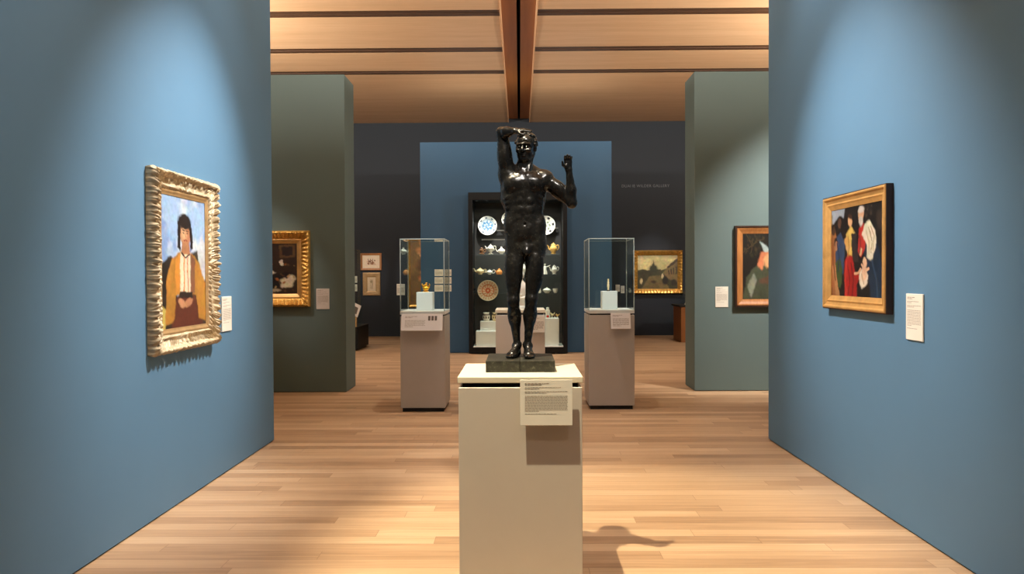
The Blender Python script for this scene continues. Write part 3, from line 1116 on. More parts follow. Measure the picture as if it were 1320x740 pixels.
# --- hooded figure, right grey wall
xl = at(948, 345, gy - .05).x; zt = at(950, 291, gy - .05).z; zb = at(950, 396, gy - .05).z
w_, h_ = 0.78, zt - zb
cv = Canvas(80, 86, (30, 26, 20))
cv.stroke([(.02, .3), (.3, .16), (.5, .08)], .01, (70, 58, 36)); cv.stroke([(.1, .02), (.24, .2), (.2, .34)], .008, (70, 58, 36))
cv.dabs(30, .02, .5, .02, .34, [(60, 50, 32), (44, 40, 26)], .012, .03, 5)
cv.poly([(.05, .92), (.12, .66), (.32, .5), (.5, .44), (.62, .6), (.7, .98), (.05, .98)], (66, 70, 52), .4, 2)
cv.poly([(.12, .8), (.28, .6), (.34, .7), (.22, .96)], (128, 130, 112), .3, 2)
cv.poly([(.4, .12), (.7, .3), (.74, .4), (.56, .4)], (150, 168, 160), .2, 2)
cv.poly([(.34, .48), (.42, .3), (.64, .28), (.72, .36), (.5, .42), (.46, .56)], (190, 116, 78), .4, 2)
cv.ell(.6, .42, .11, .1, (206, 156, 106), 0, .2, .2); cv.ell(.63, .47, .04, .02, (130, 80, 54), 0, .3)
cv.poly([(.36, .72), (.6, .62), (.8, .58), (.82, .7), (.6, .76)], (86, 62, 46), .3, 2)
cv.ell(.84, .64, .08, .06, (196, 146, 100), .2, .25); cv.poly([(.7, .44), (1, .5), (1, .98), (.74, .98)], (48, 40, 40), .4, 2)
cv.grain(.16, 30)
t = painting('framed_painting', 'hooded figure picture in an orange-brown wooden frame on the right grey wall',
             (xl + w_ / 2, gy, (zt + zb) / 2), 0, w_, h_)
fw = .105
cv.mesh('canvas', w_ - 2 * fw + .03, h_ - 2 * fw + .03, M['paint'], t, -.02)
frame_mesh('wooden_frame', w_ - .03, h_ - .03, fw * .85, interp([(0, .04), (.15, .05), (.7, .03), (1, .024)]), M['orangewood'], t)
frame_mesh('dark_outer_edge', w_, h_, .022, interp([(0, .056), (1, .056)]), M['darkwood'], t)

# --- wide landscape on the back wall
by = BD
xl = at(816, 350, by - .08).x; xr = at(880.5, 350, by - .08).x; zt = at(850, 322.5, by - .08).z; zb = at(850, 379, by - .08).z
w_, h_ = xr - xl, zt - zb
cv = Canvas(110, 86, (206, 190, 132))
cv.blend(np.clip((cv.cloud(4, seed=12) - .45) * 3, 0, .7), (168, 152, 104))
cv.blend(np.clip((.14 - cv.v) * 8, 0, .8), (150, 138, 100))
cv.poly([(0, .44), (.14, .40), (.28, .46), (.4, .42), (.6, .44), (.76, .38), (1, .5), (1, 1), (0, 1)], (60, 56, 36), .4, 2)
cv.poly([(.33, .46), (.37, .3), (.395, .16), (.42, .3), (.47, .46)], (54, 54, 38), .3, 2); cv.ell(.4, .4, .1, .1, (50, 50, 34), 0, .3, .3)
cv.poly([(.62, .5), (.74, .36), (1, .14), (1, .86), (.72, .66)], (120, 100, 62), .3, 2)
cv.poly([(.72, .36), (1, .06), (1, .18), (.76, .4)], (72, 58, 40), .2, 1)
for i in range(4):
    cv.poly([(.76 + i * .06, .44 - i * .03), (.79 + i * .06, .43 - i * .03), (.79 + i * .06, .56), (.76 + i * .06, .56)], (64, 54, 38), 0, 1)
cv.poly([(.1, 1), (.3, .62), (.56, .58), (.8, 1)], (112, 96, 60), .35, 3)
cv.ell(.12, .7, .08, .1, (60, 54, 34), 0, .3, .3); cv.ell(.10, .76, .03, .07, (196, 178, 130), 0, .3); cv.ell(.62, .62, .03, .08, (206, 186, 140), 0, .25)
cv.ell(.68, .74, .07, .12, (34, 30, 24), 0, .25, .2); cv.ell(.4, .78, .06, .04, (64, 46, 32), 0, .3); cv.ell(.9, .8, .08, .08, (48, 42, 30), 0, .3)
cv.grain(.2, 30)
t = painting('framed_painting', 'wide yellowish landscape with a pointed tree in a gilt frame, dark back wall',
             ((xl + xr) / 2, by, (zt + zb) / 2), 0, w_, h_)
fw = .13
cv.mesh('canvas', w_ - 2 * fw + .03, h_ - 2 * fw + .03, M['paint'], t, -.02)
frame_mesh('gilt_frame', w_, h_, fw, interp([(0, .05), (.2, .1), (.5, .08), (1, .03)]), M['gilt'], t, leaf_orn(.03, .09, lambda s, L: .6 + .8 * math.exp(-(s / .2) ** 2), .02, .9, 1.), .015, 10)

# --- tall panel on the back wall, seen through the left vitrine
xl = at(525, 350, by - .06).x; zt = at(535, 308, by - .06).z; zb = at(535, 396.5, by - .06).z
w_, h_ = 1.15, zt - zb
cv = Canvas(70, 104, (112, 78, 38))
cv.a *= (.6 + .8 * cv.cloud(5, seed=14))[..., None]
cv.dabs(70, .25, .95, .02, .7, [(170, 104, 56), (130, 70, 34), (206, 150, 98), (90, 56, 30), (60, 44, 26)], .03, .08, 9)
cv.dabs(20, .3, .8, .05, .7, [(206, 150, 110), (190, 120, 70)], .02, .05, 10)
cv.grain(.2, 30)
t = painting('framed_painting', 'tall brown picture in a thin gold frame seen through the left vitrine',
             (xl + w_ / 2, by, (zt + zb) / 2), 0, w_, h_)
cv.mesh('canvas', w_ - .1, h_ - .1, M['paint'], t, -.02)
frame_mesh('gilt_frame', w_, h_, .075, interp([(0, .04), (.3, .06), (1, .024)]), M['gilt'], t, leaf_orn(.014, .07), .012, 8)

# --- two small works on paper
def work(px0, px1, py0, py1, label, lay):
    xl = at(px0, 350, by - .03).x; xr = at(px1, 350, by - .03).x; zt = at(470, py0, by - .03).z; zb = at(470, py1, by - .03).z
    w_, h_ = xr - xl, zt - zb
    cv = Canvas(56, 46 if w_ > h_ else 70, (226, 206, 178))
    if lay == 0:
        cv.dabs(26, .28, .72, .4, .68, [(150, 92, 58), (110, 70, 50), (176, 120, 84)], .015, .05, 3)
        for x in (.34, .46, .58):
            cv.stroke([(x, .3), (x + .04, .66)], .02, (110, 66, 44))
        cv.stroke([(.2, .7), (.8, .7)], .01, (176, 140, 110))
    else:
        cv.blend(np.ones_like(cv.u) * .6, (190, 166, 130))
        for x, dx in ((.36, .03), (.48, .05), (.6, -.02), (.54, .08)):
            cv.stroke([(x, .2), (x + dx, .5), (x - dx * .4, .82)], .016, (116, 100, 78))
        cv.ell(.48, .34, .14, .08, (150, 132, 102), 0, .4)
    cv.grain(.08)
    t = painting('framed_drawing', label, ((xl + xr) / 2, by, (zt + zb) / 2), 0, w_, h_, 'drawing')
    mw = .055 if lay == 0 else .12
    cv.mesh('sheet', w_ - 2 * mw + .02, h_ - 2 * mw + .02, M['paper'], t, -.018)
    frame_mesh('wooden_frame', w_, h_, mw, interp([(0, .025), (.1, .032), (.8, .028), (1, .02)]), M['orangewood'] if lay == 0 else M['liner'], t)
    return t


work(464.5, 492, 326.5, 348.5, 'small wide brown drawing in a thin frame, upper of two on the back wall', 0)
work(467.5, 490, 351.5, 381, 'small upright sketch in a broad wooden mount, lower of two on the dark back wall', 1)

# --- wall cards
def card_px(x0, x1, y0, y1, D, label, seed, m='card', name='wall_card', group=None, layout='wall', cat='label'):
    a = at(x0, y1, D); b = at(x1, y0, D)
    return text_card(name, b.x - a.x, b.z - a.z, label, cat, ((a.x + b.x) / 2, D, (a.z + b.z) / 2), 0, 0, m, .008, seed, group, layout)


text_card('wall_card', .19, .275, 'pale text card on the left blue wall beside the carved gilt frame', 'label', (-WX, 5.83, 1.262), PI / 2, 0, 'card', .01, 21)
text_card('wall_card', .185, .275, 'white text card on the right blue wall near the smooth gold frame', 'label', (WX, 4.372, 1.297), -PI / 2, 0, 'card', .01, 22)
card_px(408, 424.5, 372, 398.5, GD0, 'pinkish text card on the left grey wall beside the ornate gilt frame', 23, 'cardpink')
card_px(922, 938.5, 369.5, 396, GD0, 'cream text card on the right grey wall beside the wooden frame', 24)
card_px(511.5, 522, 366, 380.5, BD, 'small white card on the back wall at the left edge of the left vitrine', 25, layout='small')
card_px(793.5, 799, 367, 376, BD, 'tiny card on the dark back wall, left of the pair seen through the right vitrine', 26, 'cardpink', layout='small')
card_px(800.3, 805, 368.5, 378, BD, 'tiny card on the dark back wall, right of the pair seen through the right vitrine', 27, 'cardpink', layout='small')
card_px(455.5, 460.5, 356, 364.5, BD, 'small white card on the back wall by the grey wall edge, upper of two', 28, layout='small')
card_px(455.5, 460.5, 366.5, 375.5, BD, 'small white card on the back wall by the grey wall edge, lower of two', 29, layout='small')
names = ('top', 'middle', 'bottom')
for i in range(3):
    for j, (xa, xb, sd) in enumerate(((560.3, 571.3, 'left'), (572.8, 582, 'right'))):
        card_px(xa, xb, 347.3 + i * 10, 355.8 + i * 10, PD,
                'small cream card on the deep blue wall, %s of the %s column' % (names[i], sd),
                30 + i * 2 + j, 'card', 'wall_card', 'cards in two columns on the deep blue wall', 'small')

# --- grey plinth at the left edge with its glass hood and tilted label
t = empty('low_plinth', (-4.02, 15.95, 0))
tag(t, 'low dark grey plinth on the floor by the end of the left grey wall', 'plinth')
b = MB(); b.box(-.62, .62, -.55, .55, .03, .50, .006)
b.build('plinth_body', M['charcoal'], t)
b = MB(); b.box(-.58, .58, -.51, .51, 0, .03)
b.build('toe_kick', M['darkwood'], t)
t = empty('glass_hood', (-4.02, 15.95, .5))
tag(t, 'tall clear glass hood on the low dark plinth by the left grey wall', 'glass case')
for p in ((-.5, .5, -.45, -.44, 0, 1.64), (-.5, .5, .44, .45, 0, 1.64), (-.5, -.49, -.44, .44, 0, 1.64), (.49, .5, -.44, .44, 0, 1.64), (-.49, .49, -.44, .44, 1.63, 1.64)):
    b = MB(); b.box(*p)
    b.build('glass_pane', M['museumglass'], t)
t = empty('label_stand', at(461, 419.9, 15.35))
t.location.z = .5
t.location.x = -3.46
t.location.y = 15.46
tag(t, 'slim stand with a tilted label on the low dark plinth', 'label stand')
b = MB(); b.box(-.03, .03, -.02, .02, 0, .32)
b.build('post', M['liner'], t)
b = MB()
b.prism([(-.11, .28), (.05, .2), (.13, .44), (-.03, .52)], -.035, -.02)
b.build('label_panel', M['cardpink'], t)
b = MB()
b.prism([(-.06, .31), (.03, .265), (.07, .40), (-.02, .445)], -.0365, -.0355)
b.build('printed_patch', M['inkdark'], t)

# --- wooden cabinet at the right
t = empty('wooden_cabinet', (4.55, 17.5, 0))
tag(t, 'brown wooden cabinet with a dark top at the back, beside the right grey wall', 'cabinet')
b = MB(); b.box(-.82, .82, -.42, .42, .0, .82, .004)
b.build('cabinet_body', M['cabwood'], t)
b = MB(); b.box(-.86, .86, -.46, .46, .82, .86, .004)
b.build('cabinet_top', M['black'], t)
t = empty('glass_hood', (4.60, 17.5, .86))
tag(t, 'low glass hood on top of the brown wooden cabinet', 'glass case')
for p in ((-.72, .72, -.36, -.35, 0, .3), (-.72, .72, .35, .36, 0, .3), (-.72, -.71, -.35, .35, 0, .3), (.71, .72, -.35, .35, 0, .3), (-.71, .71, -.35, .35, .29, .3)):
    b = MB(); b.box(*p)
    b.build('glass_pane', M['museumglass'], t)
b = MB(); b.prism([(-.11, 0), (.11, 0), (.006, .19), (-.006, .19)], -.1, .1)
o = b.build('tent_card', M['card'])
o.location = (4.02, 17.45, .86)
tag(o, 'white folded card standing under the glass on the wooden cabinet', 'card')
# ------------------------------------------------------------------ built-in display case
CD = 14.62
case = empty('display_case', (0, CD, 0))
tag(case, 'tall dark glazed display case of ceramics set in the deep blue wall behind the bronze', 'display case')
x0, x1, ct = CX0 + .004, CX1 - .004, 3.215
dep = 0.72
b = MB()
b.box(x0, x0 + .085, 0, dep, .14, ct - .15)
b.build('side_panel', M['charcoal'], case)
b = MB(); b.box(x1 - .085, x1, 0, dep, .14, ct - .15)
b.build('side_panel', M['charcoal'], case)
b = MB(); b.box(x0, x1, 0, dep, ct - .15, ct, .004)
b.build('case_header', M['charcoal'], case)
b = MB(); b.box(x0 + .085, x1 - .085, dep - .03, dep, .14, ct - .15)
b.build('back_panel', M['caseback'], case)
b = MB(); b.box(x0, x1, .0, dep, .02, .14, .003)
b.build('case_base', M['charcoal'], case)
b = MB(); b.box(x0 + .25, x1 - .25, .06, dep, .0, .03)
b.build('case_foot', M['black'], case)
b = MB(); b.box(x0 + .02, x1 - .02, .004, dep - .03, .14, .158)
b.build('case_deck', M['white'], case)
SH = []
for y_, w_ in ((327.6, .13), (353.8, .09), (377.8, .09)):
    z = at(670, y_, CD + .3).z
    SH.append(z)
    b = MB(); b.box(x0 + w_, x1 - w_, .12, dep - .03, z - .012, z)
    b.build('glass_shelf', M['shelfglass'], case)
for xa, xb in ((x0 + .09, -.04), (-.03, x1 - .09)):
    b = MB(); b.box(xa, xb, .012, .018, .165, ct - .155)
    b.build('glass_door', M['glass'], case)
for px in (614, 628, 646, 690, 706, 720):
    p = at(px, 258, CD + .14)
    b = MB(); b.lathe([(.022, 0), (.022, .012), (.014, .012), (.012, .004)], 14, (p.x, .14, ct - .163))
    b.build('downlight', M['steel'], case)
for xa, xb, y_ in ((640, 656, 297.2), (621, 656, 309), (712, 719.5, 294)):
    p = at(xa, y_, CD + .6); q = at(xb, y_, CD + .6)
    b = MB(); b.box(p.x, q.x, .57, .60, p.z - .012, p.z + .012)
    b.box(p.x, p.x + .02, .60, .69, p.z - .008, p.z + .008)
    b.box(q.x - .02, q.x, .60, .69, p.z - .008, p.z + .008)
    b.build('plate_rail', M['steel'], case)


# ---- plates
def plate(px, py, rpx, colour, label):
    D = CD + .55
    p = at(px, py, D)
    R_ = rpx * D / F
    t = empty('ceramic_plate', p)
    tag(t, label, 'plate', 'large plates in the display case')
    nr, na = 22, 72
    verts, faces, cols = [], [], []
    for i in range(nr + 1):
        r = i / nr
        d = .0 if r < .55 else .035 * ((r - .55) / .45) ** 1.2
        for j in range(na):
            a = 2 * PI * j / na
            verts.append((R_ * r * math.cos(a), -d - .004, R_ * r * math.sin(a)))
            cols.append([lin(c) for c in colour(r, a)] + [1.0])
    n0 = len(verts)
    for i in range(nr):
        for j in range(na):
            k = (j + 1) % na
            faces.append((i * na + j, i * na + k, (i + 1) * na + k, (i + 1) * na + j))
    # back side
    for i in range(nr + 1):
        r = i / nr
        d = .0 if r < .55 else .035 * ((r - .55) / .45) ** 1.2
        for j in range(na):
            a = 2 * PI * j / na
            verts.append((R_ * r * math.cos(a), -d + .008 * (1 - r ** 4), R_ * r * math.sin(a)))
            cols.append([.5, .47, .4, 1])
    for i in range(nr):
        for j in range(na):
            k = (j + 1) % na
            faces.append((n0 + i * na + j, n0 + (i + 1) * na + j, n0 + (i + 1) * na + k, n0 + i * na + k))
    for j in range(na):
        k = (j + 1) % na
        faces.append((nr * na + j, nr * na + k, n0 + nr * na + k, n0 + nr * na + j))
    me = bpy.data.meshes.new('plate')
    me.from_pydata(verts, [], faces)
    ca = me.color_attributes.new('Col', 'FLOAT_COLOR', 'POINT')
    ca.data.foreach_set('color', [c for q in cols for c in q])
    link_mesh('plate_disc', me, M['glazepat'], t, True)
    m_ = MB(); m_.lathe([(R_ * 1.07, -.02), (R_ * 1.07, 0), (R_ * .5, .02), (R_ * .5, -.02)], 40, (0, 0, 0), Matrix.Rotation(PI / 2, 4, 'X'))
    o = m_.build('plate_mount', M['black'], t)
    o.location.y = .03
    b = MB(); b.box(-.03, .03, .02, dep - .03 - .55, -.03, .03)
    b.build('wall_bracket', M['black'], t)
    return t


def col_blue(r, a):
    if r > .94: return (236, 236, 228)
    if r > .72:
        return (70, 92, 116) if math.sin(8 * a) > .45 and .76 < r < .9 else (226, 230, 226)
    if r > .66: return (120, 150, 176)
    return (96, 146, 190) if math.sin(3 * a + 9 * r) * math.cos(5 * a - 7 * r) > -.1 and r < .58 else (206, 220, 226)


def col_black(r, a):
    if r > .92: return (238, 236, 228)
    if r > .62:
        return (60, 60, 66) if math.sin(6 * a + .8) > .62 and .68 < r < .88 else (232, 230, 222)
    return (130, 146, 120) if math.sin(4 * a + 11 * r) * math.cos(3 * a - 8 * r) > .15 else (228, 226, 216)


def col_orange(r, a):
    if r > .93: return (236, 214, 184)
    if r > .6:
        return (214, 124, 76) if math.sin(20 * a) * math.sin((r - .6) / .33 * PI) > .5 else (236, 206, 172)
    if r > .52: return (210, 112, 66)
    if r > .24: return (218, 130, 82) if math.sin(11 * a + 6 * r) > .45 else (236, 200, 164)
    if r > .16: return (196, 76, 42)
    return (238, 206, 168) if r < .09 else (214, 120, 74)


plate(628.5, 291, 12.2, col_blue, 'round white plate with blue centre pattern, upper left in the display case')
plate(656, 283, 9.5, col_black, 'white plate partly hidden by the bronze torso, top of the display case')
plate(703.5, 290.5, 12.2, col_black, 'white plate with dark speckled pattern, upper right in the display case')
plate(629, 374.5, 13.4, col_orange, 'large orange and cream ringed plate, lower left in the display case')
p = at(628, 395, CD + .57)
b = MB(); b.box(-.012, .012, -.012, .012, 0, .36)
b.lathe([(.07, 0), (.07, .012), (.0, .016)], 18)
o = b.build('plate_stand', M['charcoal'])
o.location = (p.x, CD + .60, at(628, 407, CD + .6).z)
o.location.z = .158
o.scale.z = 1.9
tag(o, 'thin dark stand rising under the orange plate in the display case', 'stand')


# ---- pots
def pot(name, px, py, hpx, prof, m, label, spout=None, handle=None, lid=None, D=CD + .32, group='ceramics on the glass shelves', flip=1, cat='pot', zb=None):
    """prof etc. in fractions of the height; z 0 is the shelf"""
    p = at(px, py, D)
    H = hpx * D / F
    if zb is not None:
        p.z = zb
    t = empty(name, p)
    tag(t, label, cat, group)
    b = MB(); b.lathe([(r * H, z * H) for r, z in prof], 22)
    b.build('body', M[m], t, True)
    S = lambda P: [(flip * x * H, 0, z * H) for x, z in P]
    if lid:
        b = MB(); b.lathe([(r * H, z * H) for r, z in lid], 18)
        b.build('lid', M[m], t, True)
    if spout:
        P, rr = spout
        b = MB(); b.tube(S(P), [x * H for x in rr], 8)
        b.build('spout', M[m], t, True)
    if handle:
        P, rr = handle
        b = MB(); b.tube(S(P), rr * H, 8)
        b.build('handle', M[m], t, True)
    return t


round_body = [(0, 0), (.26, .0), (.28, .05), (.24, .1), (.5, .3), (.56, .48), (.46, .66), (.28, .74), (0, .75)]
round_lid = [(.29, .73), (.27, .8), (.12, .88), (.05, .9), (.08, .95), (.06, 1.0), (0, 1.01)]
sp_l = ([(-.44, .36), (-.66, .46), (-.78, .72), (-.92, .86)], [.13, .09, .06, .045])
hd_r = ([(.46, .62), (.72, .74), (.86, .56), (.74, .34), (.48, .3)], .055)
tall_body = [(0, 0), (.22, 0), (.24, .04), (.14, .1), (.26, .24), (.33, .42), (.28, .6), (.19, .72), (.2, .77), (0, .78)]
tall_lid = [(.2, .76), (.19, .82), (.08, .9), (.04, .92), (.06, .96), (0, 1.0)]
sp_t = ([(-.28, .36), (-.4, .46), (-.44, .64), (-.54, .76)], [.08, .06, .045, .035])
hd_t = ([(.19, .7), (.38, .76), (.46, .6), (.4, .42), (.28, .32)], .035)
ped_body = [(0, 0), (.26, 0), (.27, .05), (.12, .1), (.1, .2), (.2, .28), (.34, .42), (.36, .56), (.26, .7), (.18, .78), (0, .79)]
D_ = CD + .32
z1, z2, z3 = SH
pot('brown_figurine', 621, 326, 9, [(0, 0), (.4, 0), (.42, .1), (.2, .2), (.3, .45), (.34, .6), (.16, .72), (.2, .85), (.1, 1), (0, 1)], 'brownfig',
    'small brown ceramic figure, far left of the top shelf in the display case', None, ([(.25, .6), (.5, .7), (.55, .4), (.3, .3)], .07), zb=z1, cat='figurine')
pot('coffee_pot', 632.5, 327, 13.5, ped_body, 'porcelain', 'white footed coffee pot on the top shelf at left in the display case',
    ([(-.3, .5), (-.42, .56), (-.46, .7), (-.56, .78)], [.08, .06, .045, .035]), ([(.2, .76), (.44, .78), (.5, .6), (.4, .44), (.3, .4)], .04), tall_lid, zb=z1)
pot('small_teapot', 646.5, 327, 9, round_body, 'porcelain', 'small white teapot next to the bronze figure on the top shelf', sp_l, None,
    [(.29, .73), (.27, .8), (.12, .9), (.16, 1.0), (.1, 1.08), (0, 1.1)], zb=z1)
pot('coffee_pot', 713.5, 327, 15, tall_body, 'yellow', 'yellow coffee pot on the top shelf at right in the display case', sp_t, hd_t, tall_lid, zb=z1)
pot('teapot', 619, 353.5, 9.4, round_body, 'creamware', 'large cream teapot with long spout, left on the second shelf', sp_l, hd_r, round_lid, zb=z2)
pot('teapot', 631, 353.5, 7, round_body, 'porcelain', 'small white teapot with big loop handle, middle of three on the second shelf left', sp_l,
    ([(.4, .5), (.8, .9), (1.05, .6), (.85, .3), (.4, .3)], .07), round_lid, zb=z2)
pot('teapot', 643.5, 353.5, 8, [(0, 0), (.4, 0), (.5, .2), (.52, .42), (.4, .68), (.2, .82), (0, .84)], 'amber', 'orange pot beside the bronze figure on the second shelf left',
    ([(-.4, .4), (-.56, .5), (-.6, .74)], [.1, .07, .05]), None, [(.2, .8), (.14, .92), (.06, 1.0), (0, 1.02)], zb=z2)
t = pot('white_figurine', 702.5, 353.5, 14, [(0, 0), (.24, 0), (.22, .2), (.14, .42), (.15, .6), (.1, .72), (.05, .76), (.09, .84), (.08, .95), (0, 1)], 'porcelain',
        'white figurine with an outstretched arm on the second shelf right', None, None, None, zb=z2, cat='figurine')
Hf = 14 * D_ / F
b = MB(); b.tube([(.08 * Hf, 0, .66 * Hf), (.3 * Hf, -.02, .74 * Hf), (.5 * Hf, -.03, .84 * Hf)], [.06 * Hf, .05 * Hf, .035 * Hf], 8)
b.build('arm', M['porcelain'], t, True)
pot('coffee_pot', 714.5, 353.5, 12.5, tall_body, 'porcelain', 'white coffee pot on the second shelf right in the display case', sp_t, hd_t, tall_lid, zb=z2)
pot('small_vase', 695.5, 377.5, 6, [(0, 0), (.3, 0), (.4, .4), (.25, .75), (.3, 1), (.22, 1), (0, .6)], 'porcelain', 'tiny white vase next to the leg of the bronze on the lowest shelf', zb=z3, cat='vase')
pot('lidded_bowl', 705, 377.5, 7.5, [(0, 0), (.35, 0), (.4, .06), (.75, .4), (.8, .5), (.55, .52), (0, .52)], 'porcelain', 'ornate white lidded bowl on the lowest shelf right',
    None, None, [(.72, .5), (.5, .72), (.2, .84), (.1, .9), (.1, 1), (0, 1.02)], zb=z3, cat='bowl')
pot('cup', 716, 377.5, 5.6, [(0, 0), (.35, 0), (.4, .08), (.6, .5), (.66, 1), (.6, 1), (.5, .5), (0, .15)], 'porcelain', 'plain white cup at the right end of the lowest shelf', None, None, None, zb=z3, cat='cup')
pot('small_vase', 612.5, 377.5, 6.5, [(0, 0), (.4, 0), (.4, .5), (.3, .9), (.12, 1), (0, 1)], 'charcoal', 'small dark pot at the left end of the lowest shelf', zb=z3, cat='vase')
pot('white_ewer', 674, 364, 15, tall_body, 'porcelain', 'white ewer glimpsed between the legs of the bronze', sp_t, hd_t, tall_lid, D=CD + .3, zb=z2)

# ---- blocks and jars on the deck
def block(xa, xb, yt, z0, d0, d1, label):
    p = at(xa, yt, CD + d0); q = at(xb, yt, CD + d0)
    b = MB(); b.box(-(q.x - p.x) / 2, (q.x - p.x) / 2, -(d1 - d0) / 2, (d1 - d0) / 2, 0, p.z - z0, .004)
    o = b.build('display_riser', M['white'])
    o.location = ((p.x + q.x) / 2, CD + (d0 + d1) / 2, z0)
    tag(o, label, 'display block', 'white blocks on the case deck')
    return p.z


DK = .158
q1 = block(613.3, 660, 427, DK, .05, .38, 'low wide white block at lower left in the display case')
q2 = block(619, 660, 414.3, q1, .15, .37, 'white block stacked on the wide one at lower left in the display case')
q3 = block(702.7, 720.6, 410.3, DK, .08, .38, 'tall white block at lower right in the display case')
jar = [(0, 0), (.32, 0), (.34, .05), (.42, .3), (.46, .55), (.4, .78), (.26, .86), (.28, .92), (.4, .95), (.36, 1.0), (0, 1.0)]
for px, nm, m in ((627, 'white jar with dark markings, left of two on the white blocks', 'porcelain'), (639, 'pale jar with yellow foot, right of two on the white blocks', 'creamware')):
    t = pot('ceramic_jar', px, 414, 11, jar, m, nm, D=CD + .25, group='jars on the white blocks', zb=q2, cat='jar')
    Hj = 11 * (CD + .25) / F
    b = MB()
    for a in (-2.2, -1.57, -.9):
        b.ball((.43 * Hj * math.cos(a), .43 * Hj * math.sin(a), .45 * Hj), (.07 * Hj, .05 * Hj, .16 * Hj), 10, 8)
    b.lathe([(.445 * Hj, .7 * Hj), (.45 * Hj, .76 * Hj), (.41 * Hj, .79 * Hj), (.40 * Hj, .7 * Hj)], 20)
    b.build('dark_decoration', M['charcoal'], t, True)
Dg = CD + .2
t = pot('white_figurine', 706, 410, 14, [(0, 0), (.26, 0), (.25, .15), (.19, .4), (.24, .6), (.2, .74), (.1, .8), (.15, .88), (.13, .97), (0, 1)], 'porcelain',
        'tall white figurine with a red spot on the tall white block', D=Dg, group='little figures on the tall white block', zb=q3, cat='figurine')
Hg = 14 * Dg / F
b = MB(); b.ball((0, -.2 * Hg, .14 * Hg), (.13 * Hg, .09 * Hg, .13 * Hg))
b.build('red_spot', M['red'], t, True)
for px, hh, m, nm in ((711.5, 8, 'creamware', 'cream bird figurine beside the tall white figurine'), (715, 6.5, 'brownfig', 'brown bird figurine, second from the right on the tall white block'), (718.5, 6.2, 'yellow', 'yellow bird figurine at the right end of the tall white block')):
    p = at(px, 410, Dg); H = hh * Dg / F
    t = empty('bird_figurine', (p.x, p.y, q3))
    tag(t, nm, 'figurine', 'little figures on the tall white block')
    b = MB(); b.lathe([(0, 0), (.2 * H, 0), (.16 * H, .12 * H), (.06 * H, .2 * H), (.06 * H, .4 * H)], 14)
    b.build('foot', M['porcelain'], t, True)
    b = MB()
    b.ball((0, 0, .5 * H), (.26 * H, .17 * H, .2 * H)).ball((-.2 * H, 0, .76 * H), (.13 * H, .12 * H, .13 * H))
    b.tube([(-.3 * H, 0, .76 * H), (-.42 * H, 0, .74 * H)], [.05 * H, .015 * H], 8)
    b.tube([(.15 * H, 0, .52 * H), (.36 * H, 0, .7 * H), (.46 * H, 0, .92 * H)], [.13 * H, .08 * H, .03 * H], 8)
    b.build('body', M[m], t, True)
# ------------------------------------------------------------------ bronze figure
K = 3.62 / F          # metres per pixel-sized unit of the figure
SY = 3.62             # depth of the figure's middle
SZ = 1.153            # top of its base


